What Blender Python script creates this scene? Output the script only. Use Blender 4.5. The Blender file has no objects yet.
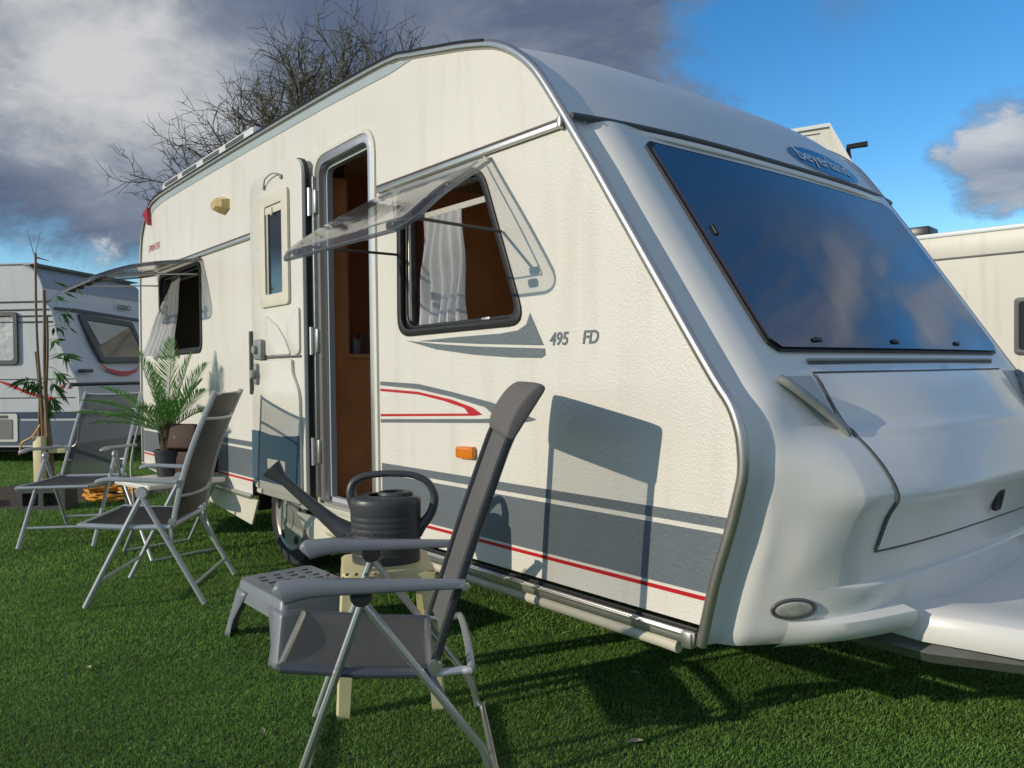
import bpy, bmesh, math, random
import numpy as np
from mathutils import Vector, Matrix
R = math.radians
scene = bpy.context.scene
COL = scene.collection
random.seed(7)

# ------------------------------------------------------------------ helpers
def tag(o, label=None, cat=None, group=None, kind=None):
    if label: o['label'] = label
    if cat: o['category'] = cat
    if group: o['group'] = group
    if kind: o['kind'] = kind
    return o

def empty(name, loc=(0, 0, 0), rz=0.0, label=None, cat=None, group=None):
    o = bpy.data.objects.new(name, None); COL.objects.link(o)
    o.location = loc; o.rotation_euler = (0, 0, rz); o.empty_display_size = .1
    return tag(o, label, cat, group)

def finish(name, me, mat, parent=None, world=True, sharp=35):
    if mat: me.materials.append(mat)
    if sharp is not None:
        me.polygons.foreach_set('use_smooth', [True] * len(me.polygons))
        me.set_sharp_from_angle(angle=R(sharp))
    o = bpy.data.objects.new(name, me); COL.objects.link(o)
    if parent:
        o.parent = parent
        if world:
            # total transform of the parent chain
            m = Matrix.Identity(4); p = parent
            while p:
                m = p.matrix_parent_inverse.copy() @ Matrix.LocRotScale(p.location, p.rotation_euler, p.scale) @ m
                p = p.parent
            o.matrix_parent_inverse = m.inverted()
    return o

class MB:
    def __init__(s): s.v = []; s.f = []
    def add(s, v, f):
        n = len(s.v); s.v += [tuple(p) for p in v]; s.f += [tuple(i + n for i in q) for q in f]; return s
    def box(s, c, d, bev=0.0, rz=0.0, M=None, seg=2):
        bm = bmesh.new(); bmesh.ops.create_cube(bm, size=1)
        bmesh.ops.scale(bm, vec=d, verts=bm.verts)
        if bev: bmesh.ops.bevel(bm, geom=bm.edges[:], offset=bev, segments=seg, profile=.5, affect='EDGES')
        T = M if M is not None else Matrix.Translation(c) @ Matrix.Rotation(rz, 4, 'Z')
        bm.verts.index_update()
        s.add([T @ v.co for v in bm.verts], [[v.index for v in f.verts] for f in bm.faces]); bm.free(); return s
    def sweep(s, pts, prof, closed=False, caps=True, up=(0, 0, 1)):
        """prof(i) -> list of (a,b) offsets in the frame (side, up)"""
        P = [Vector(p) for p in pts]; n = len(P); U = Vector(up); rings = []
        prev = None
        for i in range(n):
            a = P[(i - 1) % n] if (closed or i > 0) else P[i]
            b = P[(i + 1) % n] if (closed or i < n - 1) else P[i]
            t = (b - a).normalized()
            if prev is None:
                sd = t.cross(U)
                if sd.length < 1e-3: sd = t.cross(Vector((1, 0, 0)))
            else:
                sd = prev - t * prev.dot(t)
            sd.normalize(); prev = sd; w = sd.cross(t).normalized()
            rings.append([P[i] + sd * x + w * y for x, y in prof(i)])
        k = len(rings[0]); vs = [v for r in rings for v in r]; fs = []
        for i in range(n if closed else n - 1):
            j = (i + 1) % n
            for q in range(k):
                r = (q + 1) % k
                fs.append((i * k + q, i * k + r, j * k + r, j * k + q))
        if caps and not closed:
            fs.append(tuple(range(k))[::-1]); fs.append(tuple((n - 1) * k + q for q in range(k)))
        s.add(vs, fs); return s
    def tube(s, pts, r, seg=10, closed=False, ratio=1.0, caps=True):
        rr = r if isinstance(r, (list, tuple)) else [r] * len(pts)
        return s.sweep(pts, lambda i: [(rr[i] * math.cos(2 * math.pi * k / seg), rr[i] * ratio * math.sin(2 * math.pi * k / seg)) for k in range(seg)], closed, caps)
    def grid(s, rows):
        n = len(rows); m = len(rows[0]); vs = [p for r in rows for p in r]
        fs = [(i * m + j, i * m + j + 1, (i + 1) * m + j + 1, (i + 1) * m + j) for i in range(n - 1) for j in range(m - 1)]
        return s.add(vs, fs)
    def lathe(s, prof, c=(0, 0, 0), seg=32, sx=1, sy=1, axis='z', a0=0):
        rows = []
        for r, z in prof:
            row = []
            for k in range(seg + 1):
                a = a0 + 2 * math.pi * k / seg; x, y = r * math.cos(a) * sx, r * math.sin(a) * sy
                p = (x, y, z) if axis == 'z' else (x, z, y)
                row.append((c[0] + p[0], c[1] + p[1], c[2] + p[2]))
            rows.append(row)
        return s.grid(rows)
    def build(s, name, mat, parent=None, world=True, sharp=35, merge=True):
        me = bpy.data.meshes.new(name); me.from_pydata([tuple(v) for v in s.v], [], s.f)
        bm = bmesh.new(); bm.from_mesh(me)
        if merge: bmesh.ops.remove_doubles(bm, verts=bm.verts, dist=1e-5)
        bmesh.ops.recalc_face_normals(bm, faces=bm.faces); bm.to_mesh(me); bm.free()
        return finish(name, me, mat, parent, world, sharp)

def smooth_path(pts, n=6, closed=False):
    P = [Vector(p) for p in pts]; out = []; N = len(P)
    rng = range(N) if closed else range(N - 1)
    for i in rng:
        if closed: p0, p1, p2, p3 = P[(i - 1) % N], P[i], P[(i + 1) % N], P[(i + 2) % N]
        else: p0, p1, p2, p3 = P[max(i - 1, 0)], P[i], P[i + 1], P[min(i + 2, N - 1)]
        for k in range(n):
            t = k / n
            out.append(.5 * ((2 * p1) + (-p0 + p2) * t + (2 * p0 - 5 * p1 + 4 * p2 - p3) * t * t + (-p0 + 3 * p1 - 3 * p2 + p3) * t ** 3))
    if not closed: out.append(P[-1])
    return out

def lerp_list(vals, n):
    out = []
    for i in range(len(vals) - 1):
        for k in range(n): out.append(vals[i] + (vals[i + 1] - vals[i]) * k / n)
    return out + [vals[-1]]

def round_poly(pts, r, n=5):
    """round the corners of a 2D polygon"""
    out = []; N = len(pts)
    rr = r if isinstance(r, (list, tuple)) else [r] * N
    for i in range(N):
        p = Vector(pts[i]); a = Vector(pts[i - 1]) - p; b = Vector(pts[(i + 1) % N]) - p
        d = min(rr[i], a.length * .49, b.length * .49)
        A = p + a.normalized() * d; B = p + b.normalized() * d
        for k in range(n + 1):
            t = k / n; q = A * (1 - t) ** 2 + p * 2 * t * (1 - t) + B * t * t
            out.append((q.x, q.y))
    return out

def curve_mesh(cu, name, fn):
    o = bpy.data.objects.new('tmp', cu); COL.objects.link(o)
    dg = bpy.context.evaluated_depsgraph_get(); dg.update()
    me = bpy.data.meshes.new_from_object(o.evaluated_get(dg)); me.name = name; me.materials.clear()
    bpy.data.objects.remove(o); bpy.data.curves.remove(cu)
    for v in me.vertices: v.co = fn(v.co)
    return me

def flat(name, loops, mat, parent, y0=0.0, t=.002, fn=None, world=True, bev=0.0, sharp=35):
    """2D loops (first outline, then holes) in x,z -> slab between y0 and y0-t"""
    cu = bpy.data.curves.new(name, 'CURVE'); cu.dimensions = '2D'; cu.fill_mode = 'BOTH'; cu.extrude = t / 2
    if bev: cu.bevel_depth = bev; cu.bevel_resolution = 1; cu.offset = -bev; cu.extrude = t / 2 - bev
    for L in loops:
        sp = cu.splines.new('POLY'); sp.points.add(len(L) - 1); sp.use_cyclic_u = True
        for i, p in enumerate(L): sp.points[i].co = (p[0], p[1], 0, 1)
    f = fn or (lambda c: Vector((c.x, y0 - t / 2 - c.z, c.y)))
    me = curve_mesh(cu, name, f)
    bm = bmesh.new(); bm.from_mesh(me); bmesh.ops.remove_doubles(bm, verts=bm.verts, dist=1e-5)
    bmesh.ops.recalc_face_normals(bm, faces=bm.faces); bm.to_mesh(me); bm.free()
    return finish(name, me, mat, parent, world, sharp)

def text(name, body, size, mat, parent, fn, t=.002, shear=0.0, sx=1.0, bold=0.0, spacing=1.0):
    cu = bpy.data.curves.new(name, 'FONT'); cu.body = body; cu.size = size; cu.extrude = t / 2; cu.shear = shear
    cu.space_character = spacing
    if bold: cu.offset = bold
    me = curve_mesh(cu, name, lambda c: fn(Vector((c.x * sx, c.y, c.z))))
    bm = bmesh.new(); bm.from_mesh(me); bmesh.ops.recalc_face_normals(bm, faces=bm.faces); bm.to_mesh(me); bm.free()
    return finish(name, me, mat, parent, True, 35)

# ------------------------------------------------------------------ materials
MATS = {}
def M(name, col, rough=.5, metal=0.0, bump=None, var=None, spec=.5, coat=0.0, detail=None, coords='Object', alpha=None, trans=0.0, rvar=0.0):
    """bump=(kind, scale, strength, dist)  var=(scale, amount) value variation"""
    m = bpy.data.materials.new(name); m.use_nodes = True; nt = m.node_tree; N = nt.nodes; L = nt.links
    b = N['Principled BSDF']; b.inputs['Base Color'].default_value = (*col, 1); b.inputs['Roughness'].default_value = rough
    b.inputs['Metallic'].default_value = metal; b.inputs['Specular IOR Level'].default_value = spec
    b.inputs['Coat Weight'].default_value = coat; b.inputs['Coat Roughness'].default_value = .05
    b.inputs['Transmission Weight'].default_value = trans
    tc = N.new('ShaderNodeTexCoord')
    if var or rvar:
        no = N.new('ShaderNodeTexNoise'); no.inputs['Scale'].default_value = var[0] if var else 4; no.inputs['Detail'].default_value = 6
        no.inputs['Roughness'].default_value = .65
        L.new(tc.outputs[coords], no.inputs['Vector'])
        if var:
            mr = N.new('ShaderNodeMapRange'); mr.inputs[1].default_value = .3; mr.inputs[2].default_value = .7
            mr.inputs[3].default_value = 1 - var[1]; mr.inputs[4].default_value = 1 + var[1] * .5
            L.new(no.outputs['Fac'], mr.inputs[0])
            mx = N.new('ShaderNodeVectorMath'); mx.operation = 'SCALE'; mx.inputs[0].default_value = col
            L.new(mr.outputs[0], mx.inputs['Scale']); L.new(mx.outputs[0], b.inputs['Base Color'])
        if rvar:
            m2 = N.new('ShaderNodeMapRange'); m2.inputs[3].default_value = max(0, rough - rvar); m2.inputs[4].default_value = rough + rvar
            L.new(no.outputs['Fac'], m2.inputs[0]); L.new(m2.outputs[0], b.inputs['Roughness'])
    if bump:
        k, sc, st, di = bump
        t = N.new('ShaderNodeTexVoronoi' if k == 'vor' else 'ShaderNodeTexNoise')
        t.inputs['Scale'].default_value = sc
        if k == 'vor': t.feature = 'SMOOTH_F1'; t.inputs['Smoothness'].default_value = .35
        else: t.inputs['Detail'].default_value = 3
        L.new(tc.outputs[coords], t.inputs['Vector'])
        bp = N.new('ShaderNodeBump'); bp.inputs['Strength'].default_value = st; bp.inputs['Distance'].default_value = di
        L.new(t.outputs[0], bp.inputs['Height']); L.new(bp.outputs[0], b.inputs['Normal'])
    MATS[name] = m
    return m

def dirty(m, col, lo, hi, amount, scale=3.0):
    """streaks of grime with a shape of their own: noise stretched vertically"""
    nt = m.node_tree; N = nt.nodes; L = nt.links; b = N['Principled BSDF']
    tc = N.new('ShaderNodeTexCoord'); mp = N.new('ShaderNodeMapping'); mp.inputs['Scale'].default_value = (scale * 3, scale * 3, scale * .35)
    no = N.new('ShaderNodeTexNoise'); no.inputs['Detail'].default_value = 7; no.inputs['Scale'].default_value = 1
    L.new(tc.outputs['Object'], mp.inputs[0]); L.new(mp.outputs[0], no.inputs['Vector'])
    mr = N.new('ShaderNodeMapRange'); mr.inputs[1].default_value = lo; mr.inputs[2].default_value = hi; mr.inputs[4].default_value = amount
    L.new(no.outputs['Fac'], mr.inputs[0])
    mx = N.new('ShaderNodeMix'); mx.data_type = 'RGBA'; L.new(mr.outputs[0], mx.inputs[0])
    ip = b.inputs['Base Color']
    if ip.is_linked: L.new(ip.links[0].from_socket, mx.inputs[6])
    else: mx.inputs[6].default_value = ip.default_value
    mx.inputs[7].default_value = (*col, 1); L.new(mx.outputs[2], ip)
    return m

white_side = dirty(M('hammered_white_sheet', (.80, .762, .685), .36, bump=('vor', 150, .55, .0021), var=(1.5, .03), rvar=.06), (.55, .50, .40), .52, .8, .35)
gelcoat = dirty(M('white_gelcoat', (.80, .785, .735), .30, var=(2.5, .03), coat=.25, rvar=.04), (.58, .56, .50), .58, .95, .12)
roofmat = dirty(M('white_roof_sheet', (.78, .78, .76), .35, var=(3, .05)), (.55, .55, .53), .56, .9, .15)
alu = M('satin_aluminium', (.60, .585, .56), .36, .9, var=(6, .04), rvar=.04)
chrome = M('polished_aluminium', (.58, .55, .52), .32, .9, var=(6, .05), rvar=.05)
rubber = M('black_rubber', (.012, .012, .014), .5, bump=('noise', 200, .2, .001))
blackpl = M('black_plastic', (.025, .025, .028), .35, var=(20, .2))
decal_grey = M('grey_vinyl', (.155, .18, .20), .34, var=(6, .06), bump=('vor', 95, .5, .0022))
decal_blue = M('blue_grey_paint', (.06, .12, .18), .35, var=(6, .06))
decal_red = M('red_vinyl', (.55, .012, .02), .35, var=(10, .05))
door_white = M('door_white_plastic', (.78, .75, .66), .28, var=(5, .03), rvar=.05)
cream = M('cream_plastic', (.75, .70, .56), .4, var=(8, .05))
old_cream = M('weathered_cream_plastic', (.74, .66, .36), .5, var=(9, .10), bump=('noise', 60, .15, .002))
wood = M('brown_wood_laminate', (.78, .35, .14), .45, var=(3, .2))
wood_dark = M('dark_wood_laminate', (.42, .20, .12), .5, var=(3, .2))
amber = M('amber_lens', (.80, .22, .01), .15, coat=.6, bump=('vor', 120, .4, .002))
redlens = M('red_lens', (.45, .02, .015), .2, coat=.6)
clearlens = M('clear_lens', (.42, .41, .37), .15, coat=.8, bump=('noise', 60, .5, .002), var=(40, .3))
tyre_m = M('tyre_rubber', (.022, .022, .023), .75, bump=('noise', 80, .3, .003), var=(14, .3))
silver_pl = M('silver_wheel_paint', (.50, .49, .46), .3, .4, var=(16, .12))
steel = M('galvanised_steel', (.35, .36, .36), .5, .8, var=(20, .2))
dark_under = M('dark_underbody', (.02, .02, .02), .8, var=(5, .3))
grey_pl = M('grey_moulded_plastic', (.21, .225, .25), .38, var=(14, .04), bump=('noise', 300, .12, .0008))
can_pl = M('dark_grey_polythene', (.055, .06, .065), .38, var=(12, .08), bump=('noise', 140, .12, .001), rvar=.08)
silver_paint = M('silver_painted_steel', (.55, .56, .56), .32, .85, var=(18, .07))
side_paint = M('pale_grey_painted_steel', (.48, .51, .53), .42, .25, var=(18, .07))
pad_m = M('grey_brown_head_pad', (.15, .138, .132), .8, bump=('noise', 160, .4, .002), var=(12, .12))
bronze = M('trim_brown_plastic', (.10, .07, .05), .4)
dirt = M('bare_soil', (.10, .065, .045), .95, bump=('noise', 40, .8, .02), var=(9, .5), coords='Object')
orange = M('orange_cable_sheath', (.75, .33, .03), .45)
bamboo_m = M('bamboo_cane', (.20, .13, .065), .5, var=(12, .35))
leaf_m = M('bamboo_leaf', (.06, .17, .035), .5, var=(9, .4))
palm_m = M('palm_leaflet', (.14, .36, .07), .6, var=(9, .35))
husk_m = M('palm_trunk_fibre', (.09, .07, .03), .9, bump=('noise', 70, 1, .01), var=(30, .5))
pot_m = M('dark_grey_pot', (.035, .04, .05), .5, var=(9, .2))
concrete = M('dark_concrete', (.10, .10, .095), .9, bump=('noise', 60, .6, .006), var=(12, .3))
bark = M('bark', (.13, .115, .07), .9, bump=('noise', 18, .8, .03), var=(3, .45))
leather = M('brown_lacquer', (.05, .018, .010), .7, var=(9, .25))
nb_white = dirty(M('grey_white_sheet', (.62, .64, .66), .4, var=(2, .04)), (.4, .4, .38), .5, .85, .35)  # even grey-white base under vertical grime streaks
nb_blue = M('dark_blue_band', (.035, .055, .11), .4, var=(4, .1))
bg_cream = dirty(M('cream_van_sheet', (.72, .69, .59), .45, var=(1.2, .05)), (.45, .42, .33), .5, .8, .45)
blue_badge = M('blue_badge', (.03, .07, .17), .25, coat=.5)
white_ink = M('white_ink', (.72, .74, .76), .4)
frost = M('pale_window_blind', (.50, .49, .42), .6, var=(4, .12))
lamp_m = M('yellowed_lamp_cover', (.66, .50, .20), .3, var=(9, .1))
seam_m = M('dark_grey_seal', (.09, .095, .095), .5)
handle_m = M('weathered_grey_handle', (.30, .31, .29), .5, var=(20, .2))

def see_through(name, tint, clear, rough, gl=.0):
    """thin pane or mesh cloth: part of the light passes straight through"""
    m = bpy.data.materials.new(name); m.use_nodes = True; nt = m.node_tree; N = nt.nodes; L = nt.links
    for n in list(N): N.remove(n)
    out = N.new('ShaderNodeOutputMaterial'); tr = N.new('ShaderNodeBsdfTransparent'); tr.inputs[0].default_value = (*clear, 1)
    return m, N, L, out, tr

def acrylic(name, clear, body=(.3, .28, .25), bodyw=.1):
    m, N, L, out, tr = see_through(name, None, clear, 0)
    gl = N.new('ShaderNodeBsdfGlossy'); gl.inputs['Roughness'].default_value = .04
    df = N.new('ShaderNodeBsdfDiffuse'); df.inputs[0].default_value = (*body, 1)
    lwt = N.new('ShaderNodeLayerWeight'); lwt.inputs[0].default_value = .5
    pw = N.new('ShaderNodeMath'); pw.operation = 'POWER'; L.new(lwt.outputs['Facing'], pw.inputs[0]); pw.inputs[1].default_value = 4
    fr = N.new('ShaderNodeMapRange'); L.new(pw.outputs[0], fr.inputs[0]); fr.inputs[3].default_value = .05; fr.inputs[4].default_value = .9
    tc = N.new('ShaderNodeTexCoord'); no = N.new('ShaderNodeTexNoise'); no.inputs['Scale'].default_value = 7; no.inputs['Detail'].default_value = 4
    L.new(tc.outputs['Object'], no.inputs['Vector'])
    mr = N.new('ShaderNodeMapRange'); mr.inputs[3].default_value = bodyw * .5; mr.inputs[4].default_value = bodyw * 1.5; L.new(no.outputs[0], mr.inputs[0])
    bp = N.new('ShaderNodeBump'); bp.inputs['Strength'].default_value = .15; bp.inputs['Distance'].default_value = .02; L.new(no.outputs[0], bp.inputs['Height'])
    L.new(bp.outputs[0], gl.inputs['Normal'])
    a = N.new('ShaderNodeMixShader'); L.new(mr.outputs[0], a.inputs[0]); L.new(tr.outputs[0], a.inputs[1]); L.new(df.outputs[0], a.inputs[2])
    b = N.new('ShaderNodeMixShader'); L.new(fr.outputs[0], b.inputs[0]); L.new(a.outputs[0], b.inputs[1]); L.new(gl.outputs[0], b.inputs[2])
    L.new(b.outputs[0], out.inputs[0]); return m
flap_m = acrylic('clear_acrylic', (.86, .85, .84), (.42, .40, .40), .13)
flap_rim = acrylic('acrylic_edge', (.52, .55, .58), (.35, .38, .42), .30)
smoke_m = acrylic('smoked_acrylic', (.55, .50, .46), (.06, .05, .05), .25)
neigh_glass = acrylic('bronze_pane', (.6, .58, .52), (.2, .2, .18), .15)

def mesh_cloth(name, col, opening):
    """open weave: see-through face on, closing up at a slant"""
    m, N, L, out, tr = see_through(name, None, (1, 1, 1), 0)
    b = N.new('ShaderNodeBsdfPrincipled'); b.inputs['Base Color'].default_value = (*col, 1); b.inputs['Roughness'].default_value = .55
    tc = N.new('ShaderNodeTexCoord'); w = N.new('ShaderNodeTexWave'); w.inputs['Scale'].default_value = 60; w.inputs['Distortion'].default_value = 1; L.new(tc.outputs['Object'], w.inputs['Vector'])
    bp = N.new('ShaderNodeBump'); bp.inputs['Strength'].default_value = .3; bp.inputs['Distance'].default_value = .001; L.new(w.outputs[1], bp.inputs['Height']); L.new(bp.outputs[0], b.inputs['Normal'])
    lw = N.new('ShaderNodeLayerWeight'); lw.inputs[0].default_value = .5
    mr = N.new('ShaderNodeMapRange'); mr.inputs[1].default_value = 0; mr.inputs[2].default_value = .55; mr.inputs[3].default_value = 1 - opening; mr.inputs[4].default_value = 1; L.new(lw.outputs['Facing'], mr.inputs[0])
    tl = N.new('ShaderNodeBsdfTranslucent'); tl.inputs[0].default_value = (col[0] * 1.6, col[1] * 1.6, col[2] * 1.6, 1)
    q = N.new('ShaderNodeMixShader'); q.inputs[0].default_value = .15; L.new(b.outputs[0], q.inputs[1]); L.new(tl.outputs[0], q.inputs[2])
    a = N.new('ShaderNodeMixShader'); L.new(mr.outputs[0], a.inputs[0]); L.new(tr.outputs[0], a.inputs[1]); L.new(q.outputs[0], a.inputs[2])
    L.new(a.outputs[0], out.inputs[0]); return m
sling = mesh_cloth('charcoal_mesh_fabric', (.145, .142, .14), .62)
sling_b = mesh_cloth('dark_brown_mesh_fabric', (.032, .030, .028), .55)
sling_c = mesh_cloth('grey_mesh_fabric', (.09, .092, .092), .35)

def cloth(name, col, transl):
    m, N, L, out, tr = see_through(name, None, (1, 1, 1), 0)
    d = N.new('ShaderNodeBsdfDiffuse'); d.inputs[0].default_value = (*col, 1); t = N.new('ShaderNodeBsdfTranslucent'); t.inputs[0].default_value = (*col, 1)
    tc = N.new('ShaderNodeTexCoord'); no = N.new('ShaderNodeTexNoise'); no.inputs['Scale'].default_value = 25; L.new(tc.outputs['Object'], no.inputs['Vector'])
    bp = N.new('ShaderNodeBump'); bp.inputs['Strength'].default_value = .3; bp.inputs['Distance'].default_value = .01; L.new(no.outputs[0], bp.inputs['Height']); L.new(bp.outputs[0], d.inputs['Normal'])
    a = N.new('ShaderNodeMixShader'); a.inputs[0].default_value = transl; L.new(d.outputs[0], a.inputs[1]); L.new(t.outputs[0], a.inputs[2]); L.new(a.outputs[0], out.inputs[0]); return m
curtain_m = cloth('white_curtain_cloth', (.74, .74, .76), .3)

def windscreen():
    m = bpy.data.materials.new('dark_tinted_acrylic'); m.use_nodes = True; N = m.node_tree.nodes; L = m.node_tree.links; b = N['Principled BSDF']
    b.inputs['Base Color'].default_value = (.045, .038, .058, 1); b.inputs['Roughness'].default_value = .07; b.inputs['IOR'].default_value = 1.6
    b.inputs['Specular IOR Level'].default_value = .7; b.inputs['Coat Weight'].default_value = .5; b.inputs['Coat Roughness'].default_value = .02
    tc = N.new('ShaderNodeTexCoord'); no = N.new('ShaderNodeTexNoise'); no.inputs['Scale'].default_value = 2.2; no.inputs['Detail'].default_value = 2
    L.new(tc.outputs['Object'], no.inputs['Vector']); bp = N.new('ShaderNodeBump'); bp.inputs['Strength'].default_value = .25; bp.inputs['Distance'].default_value = .02
    L.new(no.outputs[0], bp.inputs['Height']); L.new(bp.outputs[0], b.inputs['Normal']); return m
screen_m = windscreen()

# ------------------------------------------------------------------ camera
cam_d = bpy.data.cameras.new('camera'); cam = bpy.data.objects.new('camera', cam_d); COL.objects.link(cam)
cam_d.sensor_width = 36; cam_d.lens = 784.62 / 1024 * 36; cam_d.clip_start = .05; cam_d.clip_end = 3000
def nrm(v): v = np.array(v, float); return v / np.linalg.norm(v)
FL = 784.6203
r1 = nrm((-653, -6, FL)); r2 = nrm((943, -25, FL)); Xa = -r1; Za = nrm(np.cross(Xa, r2)); Ya = np.cross(Za, Xa)
Rm = np.stack([Xa, Ya, Za])                 # camera (right, down, forward) -> world
right, down, fwd = Rm[:, 0], Rm[:, 1], Rm[:, 2]
CAM = Vector((0, -1.7961, 1.12))
mw = Matrix(((right[0], -down[0], -fwd[0], CAM.x), (right[1], -down[1], -fwd[1], CAM.y), (right[2], -down[2], -fwd[2], CAM.z), (0, 0, 0, 1)))
cam.matrix_world = mw
scene.camera = cam

# ------------------------------------------------------------------ light and sky
SD = Vector((-.28, -1.0, .350)).normalized()
sun_d = bpy.data.lights.new('sun', 'SUN'); sun = bpy.data.objects.new('sun', sun_d); COL.objects.link(sun)
sun_d.energy = 2.0; sun_d.angle = R(.5); sun_d.color = (1.0, .895, .73)
sun.rotation_euler = SD.to_track_quat('Z', 'Y').to_euler(); sun.location = (-5, -10, 8)
w = bpy.data.worlds.new('World'); scene.world = w; w.use_nodes = True
N = w.node_tree.nodes; L = w.node_tree.links; bg = N['Background']; BS = .15; bg.inputs['Strength'].default_value = BS
sky = N.new('ShaderNodeTexSky'); sky.sky_type = 'NISHITA'; sky.sun_disc = False
sky.sun_elevation = math.asin(SD.z); sky.sun_rotation = math.atan2(SD.x, SD.y); sky.air_density = 1.0; sky.dust_density = .0; sky.ozone_density = 3
tc = N.new('ShaderNodeTexCoord')
def math_n(op, a, b=None, c=None, clamp=False):
    n = N.new('ShaderNodeMath'); n.operation = op; n.use_clamp = clamp
    for i, v in enumerate((a, b, c)):
        if v is None: continue
        if hasattr(v, 'links'): L.new(v, n.inputs[i])
        else: n.inputs[i].default_value = v
    return n.outputs[0]
def dotn(vec):
    n = N.new('ShaderNodeVectorMath'); n.operation = 'DOT_PRODUCT'; L.new(tc.outputs['Generated'], n.inputs[0]); n.inputs[1].default_value = vec; return n.outputs['Value']
def mapr(v, a, b, c=0, d=1, smooth=True):
    n = N.new('ShaderNodeMapRange'); n.interpolation_type = 'SMOOTHSTEP' if smooth else 'LINEAR'
    L.new(v, n.inputs[0])
    for i, q in enumerate((a, b, c, d)): n.inputs[i + 1].default_value = q
    return n.outputs[0]
def noise(scale, det, rough=.55, sz=2.0, off=(0, 0, 0), dist=0.0):
    mp = N.new('ShaderNodeMapping'); mp.inputs['Scale'].default_value = (1, 1, sz); mp.inputs['Location'].default_value = off
    L.new(tc.outputs['Generated'], mp.inputs[0]); n = N.new('ShaderNodeTexNoise'); n.inputs['Scale'].default_value = scale
    n.inputs['Detail'].default_value = det; n.inputs['Roughness'].default_value = rough; n.inputs['Distortion'].default_value = dist
    L.new(mp.outputs[0], n.inputs['Vector']); return n.outputs['Fac']
hue = N.new('ShaderNodeHueSaturation'); hue.inputs['Saturation'].default_value = 1.30; hue.inputs['Value'].default_value = .80
L.new(sky.outputs[0], hue.inputs['Color'])
dr = dotn((.64, .768, 0)); dz = dotn((0, 0, 1))
n1 = noise(2.6, 11, .66, 1.8, (3.1, 1.2, .4), .3)
n2 = noise(7.0, 9, .66, 1.8, (1.1, 5.2, 2.4), .2)
nn = math_n('ADD', math_n('MULTIPLY', n1, .7), math_n('MULTIPLY', n2, .3))
# heavy cloud bank to the left of the view, clear blue to the right
drn = math_n('ADD', dr, math_n('MULTIPLY', math_n('SUBTRACT', nn, .5), .55))
dzn = math_n('ADD', dz, math_n('MULTIPLY', math_n('SUBTRACT', nn, .5), .30))
bank = math_n('MULTIPLY', mapr(drn, .275, .195), mapr(dzn, .105, .155))
fwdm = mapr(dotn((-.769, .639, 0)), .05, .3)
bank = math_n('MULTIPLY', bank, fwdm)
def puff(px, py, rad, soft, amp=.35):
    d = nrm(Rm @ np.array([px - 512, py - 384, FL]))
    dd = dotn(tuple(d)); ang = math_n('SUBTRACT', 1.0, dd)
    ang = math_n('SQRT', math_n('MAXIMUM', math_n('MULTIPLY', ang, 2.0), 0.0))
    e = math_n('ADD', ang, math_n('MULTIPLY', math_n('SUBTRACT', nn, .5), -amp))
    return mapr(e, rad, rad - soft)
p1 = puff(1008, 156, .074, .03, .26)
p2 = puff(98, 247, .030, .030, .38)
p3 = puff(20, 241, .030, .030, .38)
p4 = puff(845, -10, .05, .07, .2)
# scattered unseen cloud behind and right of the view, added as neutral fill
scat = math_n('MULTIPLY', mapr(nn, .40, .54), mapr(dotn((.769, -.639, 0)), -.15, .25))
scat2 = math_n('MULTIPLY', mapr(nn, .36, .52), mapr(dr, .60, .74))
mask = bank
for q, a in ((p1, .92), (p2, .8), (p3, .7), (p4, .35), (scat, .85), (scat2, .8)):
    mask = math_n('MAXIMUM', mask, math_n('MULTIPLY', q, a))
# cloud tone
lightspot = math_n('ADD', math_n('ADD', puff(85, 85, .30, .30, .5), mapr(dz, .30, .17, 0, -.35)), math_n('MULTIPLY', math_n('ADD', p1, math_n('ADD', p2, p3)), .9))
lightspot = math_n('ADD', lightspot, math_n('MULTIPLY', math_n('MAXIMUM', scat, scat2), .75))  # out-of-view cloud kept bright to lift the shaded front
tone = math_n('ADD', math_n('MULTIPLY', lightspot, .95), math_n('MULTIPLY', math_n('SUBTRACT', noise(4.5, 7, .6, 2, (7, 2, 1), .4), .45), 1.7))
cr_ = N.new('ShaderNodeValToRGB'); L.new(tone, cr_.inputs[0])
e = cr_.color_ramp.elements; e[0].position = 0; e[0].color = (.10, .135, .21, 1); e[1].position = 1; e[1].color = (.56, .565, .575, 1)
x = cr_.color_ramp.elements.new(.45); x.color = (.205, .24, .305, 1)
sc = N.new('ShaderNodeVectorMath'); sc.operation = 'SCALE'; sc.inputs['Scale'].default_value = .76 / BS; L.new(cr_.outputs[0], sc.inputs[0])
mx = N.new('ShaderNodeMix'); mx.data_type = 'RGBA'; L.new(mask, mx.inputs[0]); L.new(hue.outputs[0], mx.inputs[6]); L.new(sc.outputs[0], mx.inputs[7])
L.new(mx.outputs[2], bg.inputs['Color'])
scene.view_settings.view_transform = 'Standard'; scene.view_settings.look = 'None'; scene.view_settings.exposure = .52; scene.view_settings.gamma = 1
scene.render.engine = 'CYCLES'
scene.cycles.max_bounces = 8; scene.cycles.transparent_max_bounces = 16

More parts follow.
